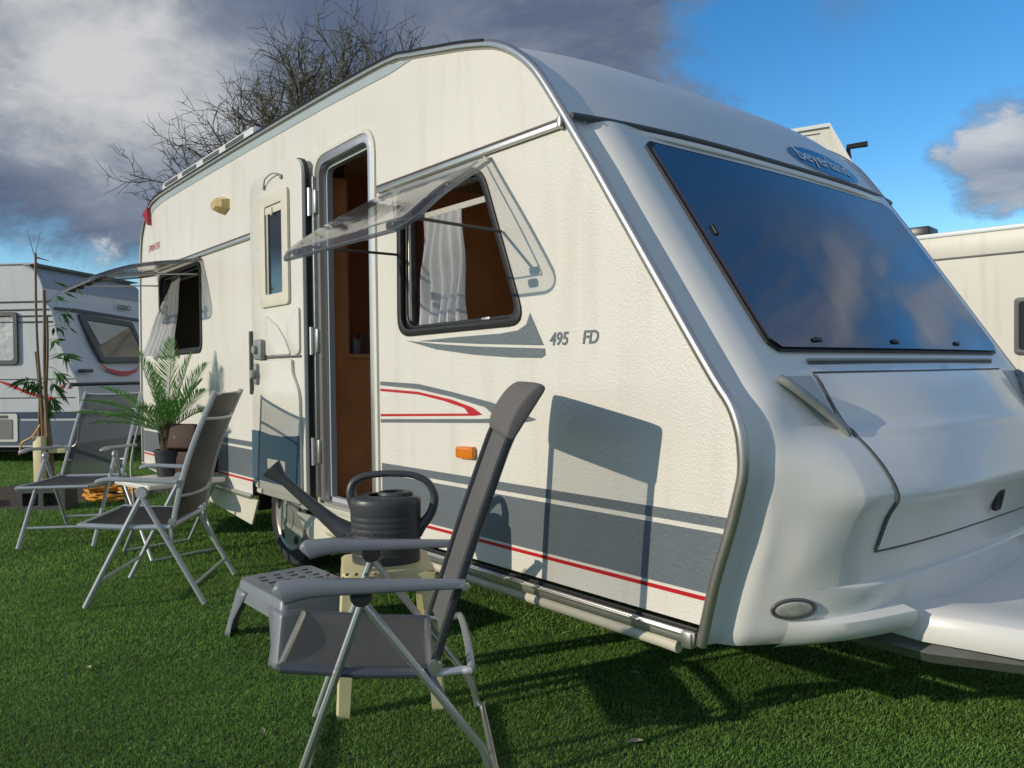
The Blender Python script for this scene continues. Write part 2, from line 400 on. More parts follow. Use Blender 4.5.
# ------------------------------------------------------------------ ground and turf
def turf_mats():
    m = bpy.data.materials.new('turf_backing'); m.use_nodes = True; N = m.node_tree.nodes; L = m.node_tree.links; b = N['Principled BSDF']
    tc = N.new('ShaderNodeTexCoord'); n = N.new('ShaderNodeTexNoise'); n.inputs['Scale'].default_value = 60; n.inputs['Detail'].default_value = 8; L.new(tc.outputs['Object'], n.inputs['Vector'])
    n2 = N.new('ShaderNodeTexNoise'); n2.inputs['Scale'].default_value = 1.1; L.new(tc.outputs['Object'], n2.inputs['Vector'])
    r = N.new('ShaderNodeValToRGB'); r.color_ramp.elements[0].position = .35; r.color_ramp.elements[0].color = (.014, .035, .010, 1); r.color_ramp.elements[1].position = .7; r.color_ramp.elements[1].color = (.06, .14, .03, 1)
    L.new(n.outputs[0], r.inputs[0]); L.new(r.outputs[0], b.inputs['Base Color']); b.inputs['Roughness'].default_value = .9
    bp = N.new('ShaderNodeBump'); bp.inputs['Strength'].default_value = 1; bp.inputs['Distance'].default_value = .02; L.new(n.outputs[0], bp.inputs['Height']); L.new(bp.outputs[0], b.inputs['Normal'])
    g = bpy.data.materials.new('turf_blade'); g.use_nodes = True; N = g.node_tree.nodes; L = g.node_tree.links; b = N['Principled BSDF']
    a = N.new('ShaderNodeAttribute'); a.attribute_name = 'shade'
    r = N.new('ShaderNodeValToRGB'); L.new(a.outputs['Fac'], r.inputs[0])
    els = r.color_ramp.elements; els[0].position = 0; els[0].color = (.09, .20, .038, 1); els[1].position = 1; els[1].color = (.65, .78, .36, 1)
    q = els.new(.5); q.color = (.23, .43, .085, 1)
    q = els.new(.93); q.color = (.42, .66, .17, 1)
    tc = N.new('ShaderNodeTexCoord'); n2 = N.new('ShaderNodeTexNoise'); n2.inputs['Scale'].default_value = .9; n2.inputs['Detail'].default_value = 4; L.new(tc.outputs['Object'], n2.inputs['Vector'])
    mr = N.new('ShaderNodeMapRange'); mr.inputs[1].default_value = .3; mr.inputs[2].default_value = .7; mr.inputs[3].default_value = .75; mr.inputs[4].default_value = 1.15; L.new(n2.outputs[0], mr.inputs[0])
    s = N.new('ShaderNodeVectorMath'); s.operation = 'SCALE'; L.new(r.outputs[0], s.inputs[0]); L.new(mr.outputs[0], s.inputs['Scale'])
    L.new(s.outputs[0], b.inputs['Base Color']); b.inputs['Roughness'].default_value = .55; b.inputs['Specular IOR Level'].default_value = .2
    tl = N.new('ShaderNodeBsdfTranslucent'); L.new(s.outputs[0], tl.inputs[0]); ms = N.new('ShaderNodeMixShader'); ms.inputs[0].default_value = .35
    L.new(b.outputs[0], ms.inputs[1]); L.new(tl.outputs[0], ms.inputs[2]); L.new(ms.outputs[0], N['Material Output'].inputs[0])
    return m, g
turf_back, turf_blade = turf_mats()
g = MB(); g.grid([[(-400, -400, 0), (400, -400, 0)], [(-400, 400, 0), (400, 400, 0)]])
tag(g.build('ground', turf_back, sharp=None), kind='structure')
s_ = MB(); rows = []
for i in range(13):
    t = i / 12; x0 = -11.4 + t * 4.2; jig = .08 * math.sin(i * 2.1)
    rows.append([(-9.4 + 1.7 * k / 8 + .05 * math.sin(i + k * 2), -2.6 + 4.6 * t + .03 * math.sin(k * 2 + i), .004) for k in range(9)])
s_.grid(rows); tag(s_.build('path', dirt, sharp=None), kind='structure')

rng = np.random.default_rng(11)
def blades(r0, r1, dens, h, wd, half=50):
    area = math.radians(2 * half) / 2 * (r1 ** 2 - r0 ** 2); n = int(area * dens)
    rr = np.sqrt(rng.uniform(r0 ** 2, r1 ** 2, n)); th = math.atan2(.639, -.769) + np.radians(rng.uniform(-half, half, n))
    x = rr * np.cos(th); y = -1.796 + rr * np.sin(th)
    keep = ~((x > -9.3) & (x < -7.8) & (y > -2.5) & (y < 1.9))
    keep &= ~((x > -6.8) & (x < -1.6) & (y > 1.3)) ; keep &= ~((x < -9) & (y > 1.5))
    # tufts: drop blades slightly by a wave pattern so the pile looks tufted
    x, y = x[keep], y[keep]; n = len(x)
    a = rng.uniform(0, 2 * np.pi, n); lean = rng.uniform(.1, .85, n) * h; hh = h * rng.uniform(.55, 1.1, n); ww = wd * rng.uniform(.6, 1.2, n)
    la = rng.uniform(0, 2 * np.pi, n)
    lx = np.cos(la) * lean + .25 * h; ly = np.sin(la) * lean - .1 * h
    v = np.empty((n, 3, 3)); v[:, 0] = np.stack([x - np.cos(a) * ww, y - np.sin(a) * ww, np.full(n, .001)], 1)
    v[:, 1] = np.stack([x + np.cos(a) * ww, y + np.sin(a) * ww, np.full(n, .001)], 1)
    v[:, 2] = np.stack([x + lx, y + ly, hh], 1)
    clump = .5 + .5 * np.sin(x * 31 + 2 * np.sin(y * 17)) * np.sin(y * 29 + 2 * np.sin(x * 13))
    sh = np.clip(rng.beta(1.6, 2.2, n) * .75 + clump * .25, 0, 1)
    return v, sh
vs = []; shs = []
for args in ((.9, 3.3, 38000, .0135, .0014, 50), (3.3, 5, 20000, .015, .0021, 46), (5, 8, 7000, .023, .0034, 44), (8, 13, 2600, .025, .0055, 42), (13, 24, 500, .03, .012, 42)):
    v, s = blades(*args); vs.append(v); shs.append(s)
v = np.concatenate(vs); s = np.concatenate(shs); n = len(v)
me = bpy.data.meshes.new('turf'); me.vertices.add(n * 3); me.vertices.foreach_set('co', v.astype(np.float32).ravel())
me.loops.add(n * 3); me.loops.foreach_set('vertex_index', np.arange(n * 3, dtype=np.int32))
me.polygons.add(n); me.polygons.foreach_set('loop_start', np.arange(0, n * 3, 3, dtype=np.int32)); me.polygons.foreach_set('loop_total', np.full(n, 3, dtype=np.int32))
me.update(calc_edges=True)
at = me.attributes.new('shade', 'FLOAT', 'POINT'); at.data.foreach_set('value', np.repeat(s, 3).astype(np.float32))
me.materials.append(turf_blade); o = bpy.data.objects.new('turf', me); COL.objects.link(o)
tag(o, 'short green artificial turf covering the pitch', 'turf', kind='stuff')
print('blades', n)

lr = random.Random(9)
lm = M('dry_leaf', (.42, .36, .22), .7, var=(30, .3))
for k, (x, y) in enumerate(((-2.35, -.86), (-1.55, -.05), (-3.3, -1.15), (-4.6, -1.5), (-2.9, -1.75), (-1.9, .35), (-1.0, .1), (-5.4, -1.7), (-3.9, -1.9))):
    a = lr.uniform(0, 6.28); L_ = lr.uniform(.018, .032); c_ = Vector((x, y, .016)); u_ = Vector((math.cos(a), math.sin(a), .1)) * L_; v_ = Vector((-math.sin(a), math.cos(a), .15)) * L_ * .35
    lo = MB().add([c_ - u_, c_ - v_ + Vector((0, 0, .004)), c_ + u_, c_ + v_ + Vector((0, 0, .004)), c_ - Vector((0, 0, .001))], [(0, 1, 4), (1, 2, 4), (2, 3, 4), (3, 0, 4)]).build('fallen_leaf', lm)
    tag(lo, 'tiny pale dry leaf lying on the green turf', 'leaf', 'dry leaves scattered on the turf')

# ------------------------------------------------------------------ the caravan
W = 2.25
car = empty('touring_caravan', (-4.1, 1.125, 0), 0, 'white touring caravan with grey and red stripes, open door and dark tinted front window', 'caravan')
# side outline, clockwise from the rear bottom: x, z
PROF = [(-6.93, .375), (-6.93, 1.0), (-6.925, 1.6), (-6.90, 1.95), (-6.855, 2.17), (-6.80, 2.28), (-6.68, 2.40), (-6.53, 2.46), (-6.3, 2.482), (-5.7, 2.488), (-4.56, 2.49), (-3.6, 2.483), (-2.98, 2.468),
        (-2.78, 2.435), (-2.566, 2.388), (-2.44, 2.36), (-2.284, 2.318), (-2.199, 2.285), (-2.118, 2.237), (-2.045, 2.178), (-1.985, 2.113), (-1.897, 1.992), (-1.815, 1.873), (-1.739, 1.763), (-1.641, 1.615), (-1.52, 1.433),
        (-1.40, 1.252), (-1.291, 1.090), (-1.239, 1.020), (-1.213, .955), (-1.204, .895), (-1.204, .837), (-1.218, .777), (-1.247, .675), (-1.296, .528), (-1.342, .345)]
def Tx(z):
    """x of the front outline at height z"""
    f = PROF[18:]
    for (x0, z0), (x1, z1) in zip(f, f[1:]):
        if z1 <= z <= z0: return x0 + (x1 - x0) * (z0 - z) / (z0 - z1)
    return f[-1][0] if z < f[-1][1] else f[0][0]
def offset_corners(pts, d):
    """move every side of a clockwise corner polygon inwards by d"""
    n = len(pts); out = []
    c = Vector((sum(p[0] for p in pts) / n, sum(p[1] for p in pts) / n)); L_ = []
    for i in range(n):
        a, b = Vector(pts[i]), Vector(pts[(i + 1) % n]); t = (b - a).normalized(); m = Vector((-t.y, t.x))
        if (c - a).dot(m) < 0: m = -m
        L_.append((a + m * d, t))
    for i in range(n):
        (p, t), (q, u) = L_[i - 1], L_[i]; k = ((q.x - p.x) * u.y - (q.y - p.y) * u.x) / (t.x * u.y - t.y * u.x); out.append(tuple(p + t * k))
    return out
WF_C, WF_R = [(-2.905, 1.885), (-2.325, 1.885), (-2.085, 1.285), (-2.915, 1.275)], [.05, .09, .09, .09]
WR_C, WR_R = [(-6.40, 1.875), (-5.445, 1.885), (-5.445, 1.27), (-6.40, 1.265)], [.08] * 4
def win_loop(c, r, d): return round_poly(offset_corners(c, d), [max(q - d * .8, .012) for q in r], 6)
win_f = win_loop(WF_C, WF_R, 0); win_r = win_loop(WR_C, WR_R, 0)
def inset(poly, d):
    c = Vector((sum(p[0] for p in poly) / len(poly), sum(p[1] for p in poly) / len(poly))); out = []; n = len(poly)
    for i in range(n):
        a = Vector(poly[i - 1]); b = Vector(poly[(i + 1) % n]); t = (b - a).normalized(); nn_ = Vector((-t.y, t.x))
        p = Vector(poly[i])
        if (c - p).dot(nn_) < 0: nn_ = -nn_
        out.append(tuple(p + nn_ * d))
    return out
door_hole = round_poly([(-3.69, .43), (-3.69, 2.20), (-3.115, 2.215), (-3.115, .43)], [.02, .11, .11, .02], 6)
bottom = [(-3.70, .33), (-3.78, .30), (-3.88, .36), (-3.93, .45), (-4.02, .54), (-4.15, .585), (-4.3, .585), (-4.42, .54), (-4.5, .46), (-4.54, .40), (-4.58, .33)]
outline = [(x, z) for x, z in PROF] + [(-1.36, .345)]
side_loop = [(-6.93, .375)] + PROF[1:] + [(-1.345, .40), (-3.60, .40)] + [(-3.93, .40), (-3.96, .47), (-4.05, .56), (-4.2, .60), (-4.36, .57), (-4.48, .48), (-4.52, .40)]
flat('side_panel', [side_loop, door_hole, win_loop(WF_C, WF_R, .012), win_loop(WR_C, WR_R, .012)], white_side, car, 0, .03, fn=lambda c: Vector((c.x, .015 - c.z, c.y)))
flat('far_side_panel', [side_loop], white_side, car, fn=lambda c: Vector((c.x, W - .015 - c.z, c.y)), t=.03)
# roof, rear and crown
def crown(y): u = 2 * y / W - 1; return max(0.0, 1 - abs(u) ** 3.2)
ys_r = [0, .03, .08, .16, .28, .45, .65, .9, 1.125]; ys_r = ys_r + [W - y for y in ys_r[:-1]][::-1]
rows = []
prof_r = PROF[:22] + [(-1.858, 1.935)]
for i, (x, z) in enumerate(prof_r):
    a = Vector(prof_r[max(i - 1, 0)]); b = Vector(prof_r[min(i + 1, len(prof_r) - 1)]); t = (b - a).normalized(); nrm_ = Vector((-t.y, t.x))
    k = .035 if i < 13 else .035 + .03 * min(1, (i - 12) / 6)
    rows.append([(x + nrm_.x * k * crown(y), y, z + nrm_.y * k * crown(y)) for y in ys_r])
MB().grid(rows).build('roof', roofmat, car, sharp=50)
# aluminium edge trim, both sides
tp = smooth_path([(x, -.004, z) for x, z in PROF], 3)
def trimprof(r=.0135):
    return lambda i: [(r * 1.0 * math.cos(a), r * 1.25 * math.sin(a)) for a in [2 * math.pi * k / 12 for k in range(12)]]
MB().sweep(tp, trimprof()).build('edge_trim', chrome, car)
MB().sweep([(p.x, W + .004, p.z) for p in tp], trimprof()).build('edge_trim', chrome, car)
tin = [(p.x, -.0065, p.z) for p in smooth_path([(x + (.013 if i > 14 else (-.004 if i < 9 else 0)), 0, z + (.009 if 12 > i > 6 else 0.004)) for i, (x, z) in enumerate(PROF)], 3)]
gut = MB().sweep([(p.x, -.016, p.z + .012) for p in smooth_path([(x, 0, z) for x, z in PROF[6:17]], 3)], lambda i: [(.006 * math.cos(a), .006 * math.sin(a)) for a in [2 * math.pi * k / 8 for k in range(8)]]).build('gutter_seal', rubber, car)
# thin dark seal line inside the front trim
MB().tube([(p.x - .017, -.001, p.z - .004) for p in smooth_path([(x, 0, z) for x, z in PROF[17:]], 3)], .0028, 6).build('trim_seal', bronze, car)
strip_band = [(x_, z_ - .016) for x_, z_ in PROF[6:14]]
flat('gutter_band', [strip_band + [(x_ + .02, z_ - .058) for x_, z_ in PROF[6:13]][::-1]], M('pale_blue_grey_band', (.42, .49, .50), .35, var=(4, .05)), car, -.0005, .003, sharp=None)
# ---- front shell
YS = [0, .062, .072, .085, .12, .17, .27, .375, .6, .85, 1.125]
def up(z, bow=0.0): t = Tx(z); return [t + q for q in (.0, .010, .018, .032, .054, .066, .068, .070, .078, .086, .09)]
rowsd = [(1.945, up(1.945)), (1.90, up(1.90)), (1.70, up(1.70)), (1.45, up(1.45)), (1.25, up(1.25)), (1.16, up(1.16)), (1.118, up(1.118)),
         (1.105, [-1.301, -1.291, -1.283, -1.269, -1.247, -1.237, -1.231, -1.222, -1.198, -1.170, -1.158]),
         (1.04, [-1.254, -1.244, -1.236, -1.222, -1.202, -1.192, -1.188, -1.182, -1.136, -1.104, -1.094]),
         (.935, [-1.209, -1.199, -1.19, -1.177, -1.16, -1.15, -1.132, -1.112, -1.056, -1.020, -1.012]),
         (.915, [-1.206, -1.196, -1.187, -1.172, -1.152, -1.132, -1.1, -1.084, -1.034, -1.004, -.997]),
         (.83, [-1.205, -1.192, -1.170, -1.158, -1.130, -1.092, -1.028, -1.008, -.972, -.955, -.952]),
         (.775, [-1.218, -1.203, -1.176, -1.163, -1.132, -1.088, -1.006, -.978, -.938, -.925, -.925]),
         (.750, [-1.225, -1.210, -1.182, -1.167, -1.136, -1.090, -1.002, -.972, -.930, -.918, -.920]),
         (.725, [-1.232, -1.216, -1.188, -1.172, -1.142, -1.098, -1.022, -.994, -.955, -.944, -.946]),
         (.61, [-1.268, -1.252, -1.222, -1.198, -1.168, -1.114, -1.066, -1.036, -1.012, -1.002, -1.0]),
         (.595, [-1.272, -1.256, -1.226, -1.203, -1.174, -1.118, -1.070, -1.042, -1.018, -1.008, -1.006]),
         (.50, [-1.303, -1.288, -1.256, -1.232, -1.200, -1.158, -1.088, -1.055, -1.03, -1.02, -1.015]),
         (.42, [-1.325, -1.312, -1.275, -1.255, -1.222, -1.180, -1.108, -1.078, -1.05, -1.04, -1.035]),
         (.352, [-1.342, -1.33, -1.298, -1.275, -1.245, -1.205, -1.135, -1.090, -1.06, -1.05, -1.045]),
         (.335, [-1.36, -1.345, -1.33, -1.30, -1.27, -1.24, -1.18, -1.13, -1.09, -1.08, -1.07])]
ZR = [-r[0] for r in rowsd]; XR = np.array([r[1] for r in rowsd])
def pchip(xs, ys, q):
    xs = np.array(xs, float); ys = np.array(ys, float); h = np.diff(xs); dl = np.diff(ys) / h
    m = np.zeros(len(xs)); m[0] = dl[0]; m[-1] = dl[-1]
    for i in range(1, len(xs) - 1):
        if dl[i - 1] * dl[i] > 0:
            w1 = 2 * h[i] + h[i - 1]; w2 = h[i] + 2 * h[i - 1]; m[i] = (w1 + w2) / (w1 / dl[i - 1] + w2 / dl[i])
    i = min(max(np.searchsorted(xs, q) - 1, 0), len(xs) - 2); t = (q - xs[i]) / h[i]
    return (2 * t ** 3 - 3 * t ** 2 + 1) * ys[i] + (t ** 3 - 2 * t ** 2 + t) * h[i] * m[i] + (-2 * t ** 3 + 3 * t ** 2) * ys[i + 1] + (t ** 3 - t ** 2) * h[i] * m[i + 1]
YF = YS + [W - y for y in YS[:-1]][::-1]
GZ = np.linspace(.335, 1.945, 230); GY = np.concatenate([np.linspace(0, .09, 19), np.linspace(.0975, W - .0975, 280), np.linspace(W - .09, W, 19)])
cols = np.array([[pchip(ZR, XR[:, j], -z) for j in range(len(YS))] for z in GZ])
GX = np.array([[pchip(YF, list(c) + list(c[:-1][::-1]), y) for y in GY] for c in cols])
for _ in range(9):            # fair the moulding so it reads taut
    S = GX.copy(); S[1:-1] = .25 * GX[:-2] + .5 * GX[1:-1] + .25 * GX[2:]
    if _ % 2 == 0: S[:, 20:-20] = .25 * S[:, 19:-21] + .5 * S[:, 20:-20] + .25 * S[:, 21:-19]
    GX = S
def shell(y, z):
    y = min(max(y, 0), W); z = min(max(z, .335), 1.945)
    i = min(max(int(np.searchsorted(GZ, z)) - 1, 0), len(GZ) - 2); j = min(max(int(np.searchsorted(GY, y)) - 1, 0), len(GY) - 2)
    a = (z - GZ[i]) / (GZ[i + 1] - GZ[i]); b = (y - GY[j]) / (GY[j + 1] - GY[j])
    return float((GX[i, j] * (1 - a) + GX[i + 1, j] * a) * (1 - b) + (GX[i, j + 1] * (1 - a) + GX[i + 1, j + 1] * a) * b)
zs = []
for a, b in zip(rowsd, rowsd[1:]):
    k = max(1, int((a[0] - b[0]) / .02)); zs += [a[0] + (b[0] - a[0]) * i / k for i in range(k)]
zs.append(rowsd[-1][0])
yg = sorted(set([round(y, 4) for y in YF] + [round(.10 + .055 * i, 4) for i in range(38)] + [.078, .092, .105, .14, W - .078, W - .092, W - .105, W - .14]))
MB().grid([[(shell(y, z), y, z) for y in yg] for z in zs]).build('front_shell', gelcoat, car, sharp=60)
def patch(name, mat, y0, y1, z0, z1, off, r=0.0, parent=None, ny=26, nz=16, skirt=True, poly=None):
    """panel laid on the shell, rounded corners, slightly proud"""
    rows = []
    for i in range(nz + 1):
        z = z1 + (z0 - z1) * i / nz; d0 = 0
        for zz in (z0, z1):
            q = r - abs(z - zz)
            if q > 0: d0 = max(d0, r - math.sqrt(max(r * r - q * q, 0)))
        a, b = y0 + d0, y1 - d0
        rows.append([(shell(y, z) + off, y, z) for y in [a + (b - a) * k / ny for k in range(ny + 1)]])
    m = MB().grid(rows)
    if skirt:
        ring = rows[0] + [q[-1] for q in rows[1:]] + rows[-1][::-1][1:] + [q[0] for q in rows[::-1][1:-1]]
        inner = [(p[0] - off - .01, p[1], p[2]) for p in ring]; n_ = len(ring); base = len(m.v)
        m.add(ring + inner, [(k, (k + 1) % n_, n_ + (k + 1) % n_, n_ + k) for k in range(n_)])
    return m.build(name, mat, parent or car, sharp=45)
fw = patch('window_seal', rubber, .243, W - .243, 1.166, 1.892, .010, .04, nz=30)
tagp = patch('front_window', screen_m, .255, W - .255, 1.180, 1.880, .020, .035, nz=30)
for yy in (.50, 1.0, 1.55):       # small black catches along the lower edge of the window
    MB().box((0, 0, 0), (.008, .05, .015), .004, M=Matrix.Translation((shell(yy, 1.205) + .024, yy, 1.205)) @ Matrix.Rotation(R(-32), 4, 'Y')).build('window_catch', rubber, tagp)
MB().box((0, 0, 0), (.010, .016, .04), .004, M=Matrix.Translation((shell(.31, 1.56) + .024, .31, 1.56)) @ Matrix.Rotation(R(-32), 4, 'Y')).build('window_catch', rubber, tagp)
# joint trim between roof and shell
def bow_x(y): return -1.853 + .068 * crown(y)
yb = [.0 + W * k / 40 for k in range(41)]
MB().tube([(bow_x(y) + .012, y, 1.945 + .006 * crown(y)) for y in yb], .012, 8).build('roof_joint_trim', seam_m, car)
MB().sweep([(bow_x(y) + .028, y, 1.918 + .006 * crown(y)) for y in yb if .06 < y < W - .06], lambda i: [(.009 * math.cos(a), .013 * math.sin(a)) for a in [2 * math.pi * k / 8 for k in range(8)]]).build('roof_joint_trim', alu, car)
# grab rail under the front window
zr = 1.140
yr = [.40 + (W - .80) * k / 24 for k in range(25)]
MB().tube([(shell(y, zr) + .010, y, zr) for y in yr], .0055, 8).build('grab_rail', handle_m, car)
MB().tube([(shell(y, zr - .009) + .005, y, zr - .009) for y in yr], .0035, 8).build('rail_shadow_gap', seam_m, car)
# locker lid with a dark seam round it
lid_y0 = .375
def lid_edge(z): return lid_y0 + (.02 if z > .78 else .0)
rows = []; zl = [1.098, 1.07, 1.04, 1.0, .97, .95, .94, .93, .92, .91, .89, .86, .84, .81, .785, .77, .76, .75, .74, .73, .715, .69, .65, .605]
for z in zl:
    a = .385; rows.append([(shell(y, z) + .007 + (.005 if .92 < z < .945 else 0), y, z) for y in [a + (W - 2 * a) * k / 36 for k in range(37)]])
lid = MB().grid(rows).build('locker_lid', gelcoat, car, sharp=60)
MB().tube([(shell(.378, z) + .003, .378, z) for z in zl], .0028, 6).build('lid_seam', seam_m, lid)
MB().tube([(shell(W - .378, z) + .003, W - .378, z) for z in zl], .0028, 6).build('lid_seam', seam_m, lid)
MB().tube([(shell(y, .600) + .004, y, .600) for y in [.38 + (W - .76) * k / 30 for k in range(31)]], .0028, 6).build('lid_seam', seam_m, lid)
MB().tube([(shell(y, 1.103) + .002, y, 1.103) for y in [.38 + (W - .76) * k / 30 for k in range(31)]], .003, 6).build('lid_seam', seam_m, lid)
lk = MB().box((0, 0, 0), (.018, .05, .075), .008, M=Matrix.Translation((shell(1.08, .675) + .014, 1.08, .675)) @ Matrix.Rotation(R(12), 4, 'Y')).build('lock', blackpl, lid)
# grab handles in the recesses beside the lid
for s in (0, 1):
    def mir(p, s=s): return (p[0], W - p[1] if s else p[1], p[2])
    pts = smooth_path([mir((shell(.195, 1.085) + .006, .195, 1.088)), mir((shell(.215, 1.07) + .022, .21, 1.068)), mir((shell(.28, 1.01) + .026, .28, 1.01)), mir((shell(.345, .95) + .018, .345, .952)), mir((shell(.36, .935) + .004, .365, .93))], 5)
    hd = MB().sweep(pts, lambda i: [(.021 * math.cos(a), .013 * math.sin(a)) for a in [2 * math.pi * k / 12 for k in range(12)]]).build('grab_handle', handle_m, car)
    # shallow triangular recess tray behind the handle
    tri = [(.20, 1.092), (.355, 1.092), (.37, .95), (.30, .955)]
    rows = []
    for i in range(9):
        t = i / 8; z = 1.094 - .148 * t; a = .205 + .105 * t; b = .36 + .006 * t
        rows.append([mir((shell(y, z) + .0035, y, z)) for y in [a + (b - a) * k / 6 for k in range(7)]])
    MB().grid(rows).build('handle_tray', M('pale_tray_plastic' + str(s), (.50, .52, .49), .5, var=(12, .1)), car)
    # clearance light
    mk = MB(); cy = .172
    rows = []
    for i in range(9):
        r_ = i / 8
        rows.append([mir((shell(cy + .043 * r_ * math.cos(a), .452 + .025 * r_ * math.sin(a)) + .005 + .012 * math.sqrt(max(0, 1 - r_ ** 4)), cy + .043 * r_ * math.cos(a), .452 + .025 * r_ * math.sin(a))) for a in [2 * math.pi * k / 24 for k in range(25)]])
    ml = mk.grid(rows).build('clearance_light', clearlens, car)
    MB().tube([mir((shell(cy + .046 * math.cos(a), .452 + .028 * math.sin(a)) + .007, cy + .046 * math.cos(a), .452 + .028 * math.sin(a))) for a in [2 * math.pi * k / 28 for k in range(28)]], .005, 6, closed=True).build('light_bezel', seam_m, ml)
    # moulded bumper ledge under the light, swelling towards the drawbar
    rows = []
    yl = [.165 + .335 * k / 16 for k in range(17)]
    for zz, of in ((.425, .0), (.424, .55), (.415, .95), (.39, 1.0), (.36, .9), (.345, .6), (.338, 0)):
        rows.append([mir((shell(y, zz) + of * (.010 + .080 * (max(0, y - .17) / .33) ** 1.1), y, zz - .012 + .022 * (y - .17) / .33)) for y in yl])
    lg = MB().grid(rows)
    lg.add([r_[-1] for r_ in rows], [tuple(range(len(rows)))])
    lg.build('bumper_ledge', gelcoat, car, sharp=50)
# lower spoiler lip between the ledges
def bump_off(y):
    t = min(1, max(0, (min(y, W - y) - .22) / .20)); return .018 * t * t * (3 - 2 * t) - .0015
byl = [.16 + (W - .32) * k / 60 for k in range(61)]
MB().grid([[(shell(y, zz) + bump_off(y) * o_, y, zz + dz_) for y in byl] for zz, o_, dz_ in ((.512, -.3, 0), (.509, .6, 0), (.502, 1, 0), (.47, 1, 0), (.43, 1, 0), (.39, 1, 0), (.352, 1, 0), (.342, .4, 0))]).build('bumper', gelcoat, car, sharp=50)
# drawbar with its white cover
dbk = MB()
topz = .405
A0 = [(-1.10, .56), (-.98, .545), (-.74, .60), (-.45, .76), (-.1, .98), (.1, 1.05)]
rows = []
for x, y in A0:
    t = (x + 1.10) / 1.2
    hw = 1.125 - y
    zt = .405 - .005 * t
    rows.append([(x, y + .004, zt - .082), (x, y - .004, zt - .06), (x, y, zt - .007), (x, y + .009, zt), (x, y + hw * .25, zt + .004), (x, y + hw * .5, zt - .015), (x, 1.125, zt - .02),
                 (x, W - y - hw * .5, zt - .015), (x, W - y - hw * .25, zt + .004), (x, W - y - .009, zt), (x, W - y, zt - .007), (x, W - y + .004, zt - .06), (x, W - y - .004, zt - .082)])
dbk.grid(rows).build('drawbar_cover', gelcoat, car, sharp=50)
MB().tube([(-1.5, .60, .285), (-.98, .60, .285), (-.1, 1.02, .285), (.25, 1.12, .30)], .036, 4).tube([(-1.5, W - .60, .285), (-.98, W - .60, .285), (-.1, W - 1.02, .285), (.25, W - 1.12, .30)], .036, 4).build('drawbar', steel, car)
MB().tube([(.2, 1.125, .33), (.55, 1.125, .36)], .035, 10).box((.6, 1.125, .39), (.16, .09, .09), .02).build('coupling_head', steel, car)
MB().tube([(0.0, 1.125, .95), (0.0, 1.125, .16)], .024, 12).build('jockey_post', steel, car)
MB().lathe([(.0, -.03), (.06, -.03), (.09, -.02), (.09, .02), (.06, .03), (0, .03)], (0, 1.125, .09), 20, axis='y').build('jockey_wheel', tyre_m, car)
# raised block on the cover
MB().box((-.72, 1.33, .445), (.26, .13, .05), .018, rz=.35).build('cover_block', gelcoat, car)
# lower nose skirt, tucks under
# ---- badge on the roof front
def roof_pt(y, z):
    # front roof slope between (-2.045,2.178) and (-1.815,1.873)
    x = Tx(z); k = .06 * crown(y); return Vector((x + k * .83, y, z + k * .56))
def badge_fn(c, off=0.0):
    y = 1.655 + c.x; z = 2.018 + c.y * .72
    p = roof_pt(y, z); return p + Vector((.83, 0, .56)) * (.004 + off + c.z)
def disc(rx, rz, off, mat, nm, par):
    rows = []
    for i in range(7):
        r_ = i / 6; rows.append([badge_fn(Vector((rx * r_ * math.cos(a), rz * r_ * math.sin(a), 0)), off) for a in [2 * math.pi * k / 48 for k in range(49)]])
    return MB().grid(rows).build(nm, mat, par, sharp=None)
bdg = disc(.335, .105, .002, white_ink, 'badge', car)
disc(.322, .094, .004, blue_badge, 'badge_face', bdg)
text('badge_lettering', 'beyerland', .135, white_ink, bdg, lambda c: badge_fn(Vector((c.x - .255, c.y - .03, 0)), .0065 + max(0, c.z)), t=.001, sx=.92, bold=.002)
# ---- awning rail across the side
for a_, b_ in ((-6.91, -3.735), (-3.075, -1.878)):
    rl = MB().box(((a_ + b_) / 2, -.010, 1.925), (b_ - a_, .018, .024), .006).build('awning_rail', alu, car)
    MB().box(((a_ + b_) / 2, -.008, 1.943), (b_ - a_, .010, .008), .002).build('rail_groove', bronze, rl)
MB().box((-1.878, -.013, 1.93), (.02, .026, .040), .006).build('rail_end_cap', alu, car)
# ---- side stripes
def strip(nm, pts, mat, y0=-.0005, t=.0016): return flat(nm, [pts], mat, car, y0, t, sharp=None)
DR = -3.075
def tx_in(z): return Tx(z) - .012
strip('stripe', [(DR, .712), (DR, .680), (tx_in(.683), .683), (tx_in(.714), .714)], decal_grey)
strip('stripe', [(DR, .664), (DR, .492), (tx_in(.494), .494), (tx_in(.668), .668)], decal_grey)
strip('stripe', [(DR, .483), (DR, .471), (tx_in(.472), .472), (tx_in(.484), .484)], decal_red)
for x0, x1 in ((-6.90, -4.52), (-4.545, -3.73)):
    if x0 > -4.6: continue
    strip('stripe', [(x0, .712), (x0, .680), (x1, .680), (x1, .712)], decal_grey)
    strip('stripe', [(x0, .664), (x0, .495), (x1, .495), (x1, .664)], decal_grey)
    strip('stripe', [(x0, .484), (x0, .472), (x1, .472), (x1, .484)], decal_red)
strip('swoosh', [(-3.08, 1.077), (-2.773, 1.068), (-2.531, 1.038), (-2.283, 1.003), (-2.12, .972), (-2.03, .949), (-2.06, .941), (-2.106, .935), (-2.223, .928), (-3.08, .893), (-3.08, .908), (-2.347, .938), (-2.269, .943), (-2.262, .955), (-2.315, .983), (-2.531, 1.018), (-2.774, 1.046), (-3.08, 1.06)], decal_grey)
